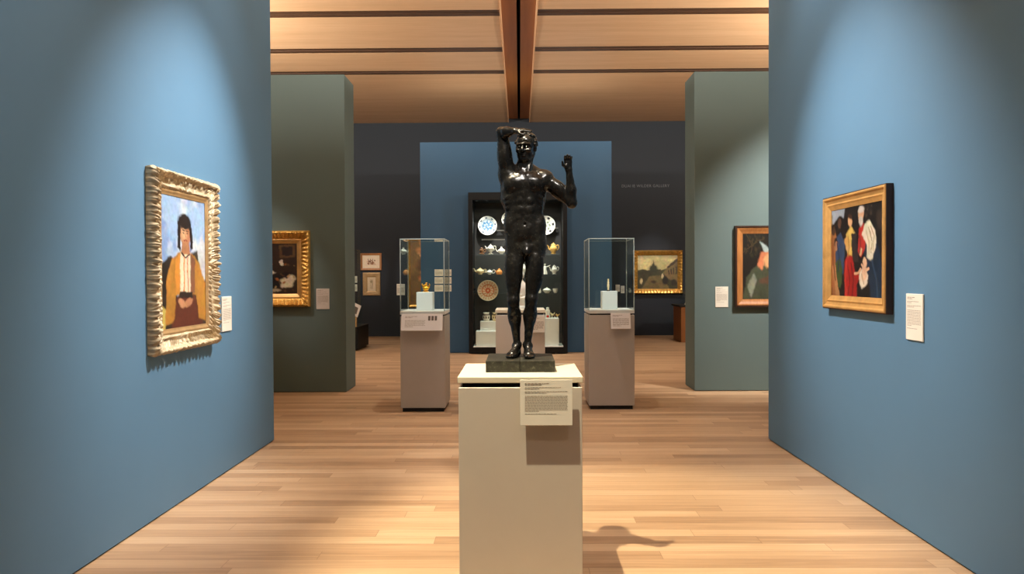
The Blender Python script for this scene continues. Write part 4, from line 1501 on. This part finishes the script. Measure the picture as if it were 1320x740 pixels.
class Field:
    def __init__(self, lo, hi, h):
        self.lo = np.array(lo, float); self.h = h
        self.n = np.ceil((np.array(hi) - self.lo) / h).astype(int) + 1
        self.d = np.full(self.n, 9.0, np.float32)

    def region(self, lo, hi):
        i0 = np.maximum(np.floor((np.array(lo) - self.lo) / self.h).astype(int), 0)
        i1 = np.minimum(np.ceil((np.array(hi) - self.lo) / self.h).astype(int) + 1, self.n)
        ax = [self.lo[k] + self.h * np.arange(i0[k], i1[k]) for k in range(3)]
        g = np.meshgrid(*ax, indexing='ij')
        return tuple(slice(i0[k], i1[k]) for k in range(3)), np.stack(g, -1)

    def _put(self, sl, d, k, cut=False):
        a = self.d[sl]
        d = d.astype(np.float32)
        if cut:
            d = -d
            h = np.clip(.5 + .5 * (a - d) / k, 0, 1)   # smooth max
            self.d[sl] = d * (1 - h) + a * h + k * h * (1 - h)
        else:
            h = np.clip(.5 + .5 * (a - d) / k, 0, 1)
            self.d[sl] = a * (1 - h) + d * h - k * h * (1 - h)

    def cap(self, a, b, r1, r2, k=3.0, cut=False):
        a = np.array(a, float); b = np.array(b, float)
        pad = max(r1, r2) + k + 3
        sl, P = self.region(np.minimum(a, b) - pad, np.maximum(a, b) + pad)
        ba = b - a
        t = np.clip(((P - a) @ ba) / (ba @ ba + 1e-9), 0, 1)
        d = np.linalg.norm(P - a - t[..., None] * ba, axis=-1) - (r1 + (r2 - r1) * t)
        self._put(sl, d, k, cut)

    def ell(self, c, r, k=3.0, cut=False, rot=None):
        c = np.array(c, float); r = np.array(r, float)
        pad = r.max() + k + 3
        sl, P = self.region(c - pad, c + pad)
        q = P - c
        if rot is not None:
            q = q @ rot
        k0 = np.linalg.norm(q / r, axis=-1)
        k1 = np.linalg.norm(q / (r * r), axis=-1)
        self._put(sl, k0 * (k0 - 1) / np.maximum(k1, 1e-6), k, cut)

    def chain(self, pts, rad, k=3.0):
        for (a, b), (r1, r2) in zip(zip(pts, pts[1:]), zip(rad, rad[1:])):
            self.cap(a, b, r1, r2, k)

    def mesh(self):
        """naive surface nets"""
        d = self.d
        ins = d < 0
        nx, ny, nz = d.shape
        c = [ins[i:nx - 1 + i, j:ny - 1 + j, l:nz - 1 + l] for i in (0, 1) for j in (0, 1) for l in (0, 1)]
        s = sum(x.astype(np.int8) for x in c)
        act = (s > 0) & (s < 8)
        idx = np.argwhere(act)
        ids = np.full(act.shape, -1, np.int64)
        ids[act] = np.arange(len(idx))
        acc = np.zeros((len(idx), 3)); cnt = np.zeros(len(idx))
        cor = [(i, j, l) for i in (0, 1) for j in (0, 1) for l in (0, 1)]
        for p in range(8):
            for q in range(p + 1, 8):
                A, B = np.array(cor[p]), np.array(cor[q])
                if abs(A - B).sum() != 1:
                    continue
                da = d[tuple((idx + A).T)]; db = d[tuple((idx + B).T)]
                m = (da < 0) != (db < 0)
                t = np.where(m, da / np.where(m, da - db, 1), 0)
                acc[m] += (A + t[:, None] * (B - A))[m]
                cnt[m] += 1
        V = self.lo + self.h * (idx + acc / np.maximum(cnt, 1)[:, None])
        faces = []
        for ax in range(3):
            o1, o2 = [(1, 2), (2, 0), (0, 1)][ax]
            sl0 = [slice(1, -1)] * 3; sl1 = [slice(1, -1)] * 3
            sl0[ax] = slice(0, d.shape[ax] - 1); sl1[ax] = slice(1, d.shape[ax])
            a, b = ins[tuple(sl0)], ins[tuple(sl1)]
            e = np.argwhere(a != b)
            fl_ = a[tuple(e.T)]
            base = e.copy()
            for k_ in range(3):
                if k_ != ax:
                    base[:, k_] += 1
            u = np.zeros(3, int); u[o1] = 1
            v = np.zeros(3, int); v[o2] = 1
            g = lambda off: ids[tuple((base - off).T)]
            f = np.stack([g(u + v), g(v), g(0 * u), g(u)], 1)
            f[~fl_] = f[~fl_][:, ::-1]
            faces.append(f)
        return V, np.concatenate(faces)


def figure():
    # axes: x to the viewer's right (0 = pixel 670), y away from the viewer, z up from the base, in units of K metres
    Fd = Field((-40, -46, -3), (84, 36, 305), 0.62)
    c, e = Fd.cap, Fd.ell
    P = lambda px, py, w=0: (px - 670.0, -w, 460.0 - py)

    def rotm(ang, axis):
        return np.array(Matrix.Rotation(ang, 3, axis))

    # ---- trunk
    e(P(675, 242, -1), (26, 15.5, 25), 3)            # rib cage
    e(P(676, 262, -1), (23, 14, 22), 8)
    e(P(676, 283, 0), (23.5, 13.2, 24), 10)          # waist
    e(P(678, 303, -1.5), (23.5, 12.6, 19), 12)          # pelvis
    c(P(676, 226, -3), P(677, 210, -1), 10, 8.8, 6)  # neck root
    for s, sx in ((-1, 660), (1, 700)):
        c(P(677 + s * 6, 217, -5), P(sx, 226, -4), 7, 6.5, 6)        # trapezius
        c(P(677 + s * 3, 227, 10), P(677 + s * 21, 224, 5), 2.0, 1.8, 2.5)   # collar bone
        e(P(676 + s * 12.5, 237, 8.6), (14.0, 7.0, 10.5), 4.5, rot=rotm(s * .22, 'Y'))   # breast
        e(P(676 + s * 19, 250, -4), (9, 11, 22), 8)                  # flank
        e(P(677 + s * 20, 290, 1), (6.0, 8.5, 11), 8)                     # oblique over the hip
        e(P(677 + s * 12, 238, -14), (12, 5, 15), 4)                 # shoulder blade
        e(P(678 + s * 11.5, 317, -12), (13, 11.5, 13), 4)            # buttock
        for i, yy in enumerate((260, 271, 282)):
            e(P(676.5 + s * 6.0, yy, 10.6 - .4 * i), (6.2, 3.8, 5.6), 2.2)       # stomach muscles
        e(P(677.3 + s * 5, 299, 8.6), (7.5, 5, 13), 5)
        for i in range(3):
            e(P(676 + s * (20.5 - i * .6), 255 + i * 6.5, 6.6 - i), (4.6, 3.2, 2.6), 2.6, rot=rotm(s * .5, 'Y'))
    c(P(676.3, 232, 18), P(677, 288, 16.0), .7, .5, 2.2, True)          # middle line
    c(P(676.5, 232, -20), P(677.5, 300, -17), 1.2, 1.0, 4, True)        # spine
    c(P(677, 289.5, 17), P(677, 289.5, 12), 1.5, .9, 1.5, True)         # navel
    for s in (-1, 1):
        e(P(678 + s * 15, 309, 2.5), (8, 8.5, 17), 6)
        e(P(678 + s * 20, 318, -3), (7, 10, 17), 6)
    e(P(678.5, 321, 7.5), (9, 7, 9), 6)
    e(P(679, 325, 11.5), (4.4, 4.6, 5.4), 2.5)                                  # plain smooth groin
    for s in (-1, 1):
        c(P(678 + s * 21, 300, 13.5), P(678 + s * 7, 318, 16), .5, .4, 2.5, True)   # groin crease
        e(P(676 + s * 12.5, 244.5, 17.2), (1.0, 1.0, 1.0), .8)

    # ---- legs
    def leg(hip, knee, ank, heel, toe, out):
        hx, kx = hip[0], knee[0]
        hip, knee, ank = P(*hip), P(*knee), P(*ank)
        H, N, A = np.array(hip), np.array(knee), np.array(ank)
        c(H, H * .45 + N * .55, 12.4, 10.2, 3.2)
        c(H * .45 + N * .55, N + (0, 0, 3), 10.2, 7.8, 3)
        m = H * .55 + N * .45
        e(m + (out * 5.2, -3, 2), (7.4, 8, 27), 4)                   # outer thigh
        e(H * .3 + N * .7 + (-out * 3.6, -4.5, 2), (4.6, 5.2, 11), 3)   # teardrop above the knee
        e(H * .5 + N * .5 + (out * .8, -6.4, 0), (6.0, 5.6, 25), 4)
        e(H * .86 + N * .14 + (-out * 5.2, 0, -1), (6.6, 9, 13), 3.5)
        e(m + (out * .8, 6, 0), (8, 8, 24), 4)
        e(N + (0, -4.6, .5), (5.0, 4.4, 5.6), 3.4)                   # knee cap
        c(N + (0, -4.6, -4), N + (0, -3.2, -13), 3.4, 2.8, 3.5)
        c(N, N * .68 + A * .32 + (0, 2, 0), 7.6, 7.6, 4)
        c(N * .68 + A * .32 + (0, 2, 0), A + (0, 0, 4), 7.4, 4.5, 4)
        e(N * .66 + A * .34 + (out * 3.2, 5.5, 2), (5.4, 6.0, 15), 3)    # calf, outer and inner head
        e(N * .62 + A * .38 + (-out * 3.4, 5.5, 0), (5.2, 6.0, 14), 3)
        c(N * .85 + A * .15 + (0, -3.6, 0), N * .3 + A * .7 + (0, -2, 0), 3.0, 2.4, 3.5)   # shin
        e(A + (out * 3.8, 0, -1), (2.6, 3.2, 3.2), 1.6)
        e(A + (-out * 3.8, -.5, 1), (2.6, 3.2, 3.2), 1.6)
        # foot
        hl, to = np.array(P(*heel)), np.array(P(*toe))
        c(A, hl, 4.6, 4.9, 3)
        c(A + (0, -1, -2), hl * .35 + to * .65 + (0, 0, 1.4), 4.6, 4.0, 4)
        d = (to - hl); d[2] = 0; L = np.linalg.norm(d); d /= L
        n = np.array((d[1], -d[0], 0.0)) * -1
        if n[0] * out < 0:
            n = -n                                                  # towards the little toe
        ball = hl + d * L * .72
        for q, (o_, ln, r) in enumerate(((-4.6, 9.5, 2.5), (-1.6, 9.3, 1.9), (.8, 8.2, 1.75), (3.0, 6.8, 1.65), (5.0, 5.0, 1.6))):
            b0 = ball + n * o_ - d * abs(o_) * .35
            b0[2] = 3.4
            c(hl + d * 8 + n * o_ * .4 + (0, 0, 2.5), b0, 3.4, 2.7, 2.5)
            t1 = b0 + d * ln * .6; t1[2] = r + 1.0
            t2 = b0 + d * ln; t2[2] = r
            c(b0, t1, 2.1 if q else 2.7, r, .7)
            c(t1, t2, r, r * .95, .6)

    leg((665, 318, -.5), (661.5, 388, 5), (666, 444.5, -2), (666.5, 455.2, -7), (656, 457.5, 21), -1)
    leg((690.5, 318, -.5), (685, 386, 6), (680, 444.5, 1), (679.5, 455.2, -4), (682.5, 457.5, 24), 1)

    # ---- arms
    def hand(wr, dirv, side, palm_n, curl, thumb_s, ln=1.0, spread=.16):
        """wr wrist, dirv along the hand, side towards the index finger, palm_n out of the palm"""
        w = np.array(wr, float); d = np.array(dirv, float); d /= np.linalg.norm(d)
        s = np.array(side, float); s -= d * (s @ d); s /= np.linalg.norm(s)
        n = np.cross(s, d); n /= np.linalg.norm(n)
        if n @ np.array(palm_n) < 0:
            n = -n
        pl = 10.5 * ln
        for o_ in (-3.3, -1.1, 1.1, 3.3):
            c(w + s * o_ * .55, w + d * pl + s * o_, 2.5, 2.15, 1.8)
        c(w + s * 2.4 + n * .6, w + d * pl * .55 + s * 3.4 + n * 1.2, 2.3, 2.0, 2.0)    # thumb ball
        for q, (o_, L, r) in enumerate(((3.4, 9.6, 1.55), (1.1, 10.8, 1.6), (-1.2, 10.0, 1.55), (-3.4, 7.8, 1.4))):
            b0 = w + d * pl + s * o_
            a = 0.0
            dd = d + s * (o_ / 3.4) * spread
            dd /= np.linalg.norm(dd)
            for j, f in enumerate((.44, .32, .24)):
                a += curl * (.7 if j == 0 else 1.0) * (1 + .08 * q)
                v = dd * math.cos(a) + n * math.sin(a)
                b1 = b0 + v * L * ln * f
                c(b0, b1, r * (1 - .06 * j), r * (1 - .06 * (j + 1)), .7)
                b0 = b1
        t0 = w + d * pl * .32 + s * 3.4 + n * 1.0
        t1 = t0 + (d * .62 + s * .78 * thumb_s + n * .25) * 5.6
        t2 = t1 + (d * .88 + s * .25 * thumb_s + n * .3) * 4.6
        c(t0, t1, 2.1, 1.75, 1.4)
        c(t1, t2, 1.75, 1.35, .7)

    # arm at the viewer's left: raised, forearm coming back to shade the brow
    S1, E1, W1 = np.array(P(655.5, 229, -1)), np.array(P(648.5, 173, 8)), np.array(P(664.5, 174.5, 29))
    e(S1 + (-1, 0, 4), (11.5, 11, 13), 5)
    c(S1, E1, 10.6, 7.0, 5)
    e(S1 * .5 + E1 * .5 + (-1.5, -2.5, 0), (8.4, 8.2, 19), 4)
    e(S1 * .5 + E1 * .5 + (1, 5, 0), (7.4, 7, 20), 4)
    c(S1 + (3, 3, -4), np.array(P(655, 258, -5)), 10, 7.5, 7)         # lat running into the arm
    e(E1 + (-.5, 1, 1), (5.8, 6.2, 6.2), 3)
    c(E1, E1 * .6 + W1 * .4, 6.8, 6.6, 3)
    c(E1 * .6 + W1 * .4, W1, 6.6, 3.9, 3)
    hand(W1, (.86, -.02, .03), (.1, -.8, -.35), (0, .4, -1), .10, .9, 1.0, .08)

    # arm at the viewer's right: out and down to the elbow, forearm up, open hand
    S2, E2, W2 = np.array(P(703, 231, -1)), np.array(P(737, 262, 4)), np.array(P(733, 221, 12))
    e(S2 + (0, 0, 0), (11, 10.5, 11.5), 5)
    c(S2, E2, 9.4, 6.6, 5)
    e(S2 * .52 + E2 * .48 + (1.5, -3, 3), (14, 7.0, 7.6), 4, rot=rotm(.74, 'Y'))
    e(S2 * .5 + E2 * .5 + (-1, 4, -2), (14, 6.4, 6.8), 4, rot=rotm(.74, 'Y'))
    e(E2 + (.5, 1, -1), (5.4, 5.8, 5.4), 3)
    c(E2, E2 * .62 + W2 * .38 + (.8, 0, 0), 6.4, 6.5, 3)
    c(E2 * .62 + W2 * .38 + (.8, 0, 0), W2, 6.5, 3.7, 3)
    hand(W2, (-.10, -.12, 1), (-1, -.25, 0), (-.3, -1, 0), .30, 1.0, .92, .14)

    # ---- head: turned a little to the viewer's left
    cen = np.array(P(678.5, 192, 0))
    Rh = rotm(math.radians(-16), 'Z') @ rotm(math.radians(4), 'X')
    Q = lambda x, z, w: tuple(cen + Rh @ np.array((x, -w, z)))
    R_ = Rh
    c(P(677, 214, -2), Q(0, -4, -3), 8.8, 8.6, 3)                     # neck
    for s in (-1, 1):
        c(P(677 + s * 4, 224, 8), Q(s * 9, -6, -4), 1.8, 2.4, 3)      # neck tendon
    e(Q(0, 6, -2.5), (12.8, 15.5, 14.5), 3, rot=R_)                   # skull
    e(Q(0, -3.5, 5), (10.4, 9.0, 13), 3.5, rot=R_)                    # face
    e(Q(0, -13.5, 9.0), (5.2, 4.6, 4.2), 3, rot=R_)                   # chin
    for s in (-1, 1):
        c(Q(s * 9, -6, -1), Q(s * 3.5, -13.5, 8), 3, 3, 3)            # jaw
        e(Q(s * 6.6, -3.2, 10), (3.6, 3.2, 2.9), 2, rot=R_)           # cheek bone
        c(Q(s * 1.6, 4.6, 14), Q(s * 8, 4.2, 9.5), 1.7, 1.4, 1.6)     # brow
        e(Q(s * 4.6, 1.2, 14.0), (3.2, 3.2, 2.3), 1.4, True, R_)      # socket
        e(Q(s * 4.6, 1.0, 11.2), (2.5, 2.3, 1.9), .5, rot=R_)         # eye
        c(Q(s * 2.6, 2.0, 12.8), Q(s * 6.8, 1.6, 11.4), .55, .5, .5)  # lid
        e(Q(s * 12.6, .2, -2), (1.7, 3.2, 4.6), .8, rot=R_)           # ear
        e(Q(s * 13.4, .4, -1.2), (1.0, 1.6, 2.6), .8, True, R_)
    c(Q(0, 3.4, 13.6), Q(0, -3.4, 17.2), 1.5, 1.9, 1.4)               # nose
    for s in (-1, 1):
        e(Q(s * 1.9, -4.0, 15.2), (1.5, 1.8, 1.3), .7, rot=R_)
    e(Q(0, -7.7, 14.0), (3.7, 1.9, 1.25), .8, rot=R_)                 # lips
    e(Q(0, -10.0, 13.6), (3.2, 1.8, 1.3), .8, rot=R_)
    c(Q(-3.4, -8.9, 15.0), Q(3.4, -8.9, 15.0), .4, .4, .6, True)
    # hair: short curls
    r_ = random.Random(5)
    for i in range(150):
        th = r_.uniform(0, 2 * PI); ph = r_.uniform(.02, 1.75)
        x, y, z = math.sin(ph) * math.cos(th), math.sin(ph) * math.sin(th), math.cos(ph)
        if y > .25 and z < .62:       # keep the face free (y towards the viewer)
            continue
        p = Q(12.9 * x, 6 + 14.6 * z, -2.5 + 15.6 * y)
        e(p, (2.5, 2.5, 2.0), .9)
    # slight modelling-clay unevenness
    g = np.random.default_rng(3)
    n = Fd.n
    lo = g.standard_normal((n // 6 + 3)).astype(np.float32)
    ax = [np.arange(n[k]) / 6.0 for k in range(3)]
    for k in range(3):
        i = ax[k].astype(int); f = (ax[k] - i).astype(np.float32)
        f = f * f * (3 - 2 * f)
        sh = [1, 1, 1]; sh[k] = -1
        f = f.reshape(sh)
        lo = np.take(lo, i, k) * (1 - f) + np.take(lo, i + 1, k) * f
    Fd.d += .09 * lo
    # nothing below the base's top
    zax = (Fd.lo[2] + Fd.h * np.arange(n[2])).astype(np.float32)
    Fd.d = np.maximum(Fd.d, (-.2 - zax)[None, None, :])
    return Fd.mesh()


V, Fc = figure()
st = empty('bronze_statue', (0, SY, 1.098))
tag(st, 'dark bronze standing nude male figure with raised arms on the large foreground pedestal', 'statue')
V = V * K
V[:, 2] += SZ - 1.098
me = bpy.data.meshes.new('figure')
me.vertices.add(len(V))
me.vertices.foreach_set('co', V.astype(np.float32).ravel())
me.loops.add(Fc.size)
me.loops.foreach_set('vertex_index', Fc.astype(np.int32).ravel())
me.polygons.add(len(Fc))
me.polygons.foreach_set('loop_start', np.arange(0, Fc.size, 4, dtype=np.int32))
me.polygons.foreach_set('loop_total', np.full(len(Fc), 4, np.int32))
me.update(calc_edges=True)
me.validate()
link_mesh('figure', me, M['bronze'], st, True)
b = MB()
b.box(-.1615, -.0015, -.165, .165, 0, SZ - 1.098, .003, 2)
b.box(.0015, .164, -.165, .165, 0, SZ - 1.0985, .003, 2)
b.box(-.155, .158, -.158, .158, 0, SZ - 1.101)
b.build('bronze_base', M['bronzebase'], st)
GS, GU = 3.6, 5.0
# ------------------------------------------------------------------ light: the gallery's track spots, case lights and wall-top uplights
def spot(loc, aim, power, deg=40, blend=1.0, col=(1, .86, .70), size=.03):
    d = bpy.data.lights.new('track_spot', 'SPOT')
    d.energy = power * GS; d.color = col
    d.spot_size = math.radians(deg); d.spot_blend = blend
    d.shadow_soft_size = size
    o = bpy.data.objects.new('track_spot', d)
    COL.objects.link(o)
    o.location = loc
    o.rotation_euler = (Vector(aim) - Vector(loc)).to_track_quat('-Z', 'Y').to_euler()
    return o


def area(loc, aim, power, sx, sy, col=(1, .84, .66)):
    d = bpy.data.lights.new('uplight', 'AREA')
    d.shape = 'RECTANGLE'; d.size = sx; d.size_y = sy
    d.energy = power * GU; d.color = col
    o = bpy.data.objects.new('uplight', d)
    COL.objects.link(o)
    o.location = loc
    o.rotation_euler = (Vector(aim) - Vector(loc)).to_track_quat('-Z', 'Y').to_euler()
    return o


WARM = (1, .87, .62)
COOL = (.92, .96, 1)
NEUT = (1, .96, .91)
LZ = 5.3
# statue
spot((-.69, 2.5, 5.25), (.15, 3.75, 1.3), 540, 38, .6, WARM, .022)
spot((0.6, 0.2, 5.1), (0.05, 3.62, 1.95), 380, 14, 1., NEUT, .12)
# side walls
spot((.5, 5.5, LZ), (-WX, 5.1, 1.7), 520, 42, 1., NEUT, .03)
spot((-.8, 5.6, LZ), (WX, 5.0, 1.75), 460, 42, 1., NEUT, .03)
spot((.6, 1.6, LZ), (-WX, 2.2, 1.2), 50, 60, 1., NEUT, .06)
spot((-.6, 1.6, LZ), (WX, 2.2, 1.2), 50, 60, 1., NEUT, .06)
# middle walls
spot((-4.6, 7.4, LZ), (-3.2, GD0, 1.65), 130, 17, 1., NEUT, .03)
spot((4.3, 7.2, LZ), (3.6, GD0, 1.7), 560, 44, 1., NEUT, .03)
# back wall works
spot((3.0, 16.0, 5.2), (3.5, BD, 1.45), 170, 24, .9, NEUT, .03)
spot((-3.8, 16.2, 5.2), (-3.85, BD, 1.6), 90, 14, .9, NEUT, .03)
spot((-2.5, 16.6, 5.2), (-2.55, BD, 1.6), 160, 20, .9, NEUT, .03)
# centre wall
spot((0, 12.2, 5.3), (0, PD, 1.6), 30, 60, 1., NEUT, .05)
# vitrines
spot((lc - .2, 5.6, LZ), (lc, LF + .3, 1.5), 300, 11, 1., COOL, .03)
spot((rc + .2, 5.6, LZ), (rc, RF + .3, 1.5), 300, 11, 1., COOL, .03)
spot((.2, 7.2, LZ), (0, TF + .3, 1.2), 110, 18, 1., COOL, .03)
# case interior
for x in (-.75, -.3, .25, .7):
    spot((x, CD + .16, 3.02), (x, CD + .45, 1.0), 10, 110, .8, NEUT, .02)
    spot((x, CD + .1, 3.02), (x, CD + .2, .5), 26, 34, .8, NEUT, .02)
# floor washes from the tracks
for x, y, p in ((-1.5, 5.6, 44), (1.9, 5.6, 45), (0, 8.0, 60), (-2.2, 12.4, 70), (2.2, 12.4, 70), (-4, 16.8, 40), (4, 17, 40), (-1.7, 3.2, 58), (1.4, 1.4, 30)):
    spot((x, y, 5.3), (x, y + (.2 if y < 14 else -.2), 0), p * 1.65, 75 if y < 14 else 52, 1., NEUT, .12)
# uplights on top of the free-standing walls
UPC = (1, .92, .80)
for s in (-1, 1):
    area((s * 2.64, 3.0, WH + .05), (s * 1.6, 3.0, 9), 40, .2, 7.0, UPC)
    area((s * 6.5, (GD0 + GD1) / 2, WH + .05), (s * 2.0, 14.5, 7), 130, 2.0, .2, UPC)
    area((s * 2.7, 6.0, WH + .05), (s * 1.0, 12.0, 7), 40, .3, .8, UPC)
    area((s * 1.0, PD + .4, WH + .03), (s * 1.0, PD + .1, 9), 1.5, 1.6, .5, UPC)
w = bpy.data.worlds.new('world')
w.use_nodes = True
w.node_tree.nodes['Background'].inputs[0].default_value = (1, .9, .8, 1)
w.node_tree.nodes['Background'].inputs[1].default_value = .02
scene.world = w

vs = scene.view_settings
vs.view_transform = 'Standard'
vs.look = 'None'
vs.gamma = 1.0
vs.use_curve_mapping = False
vs.exposure = 0.0
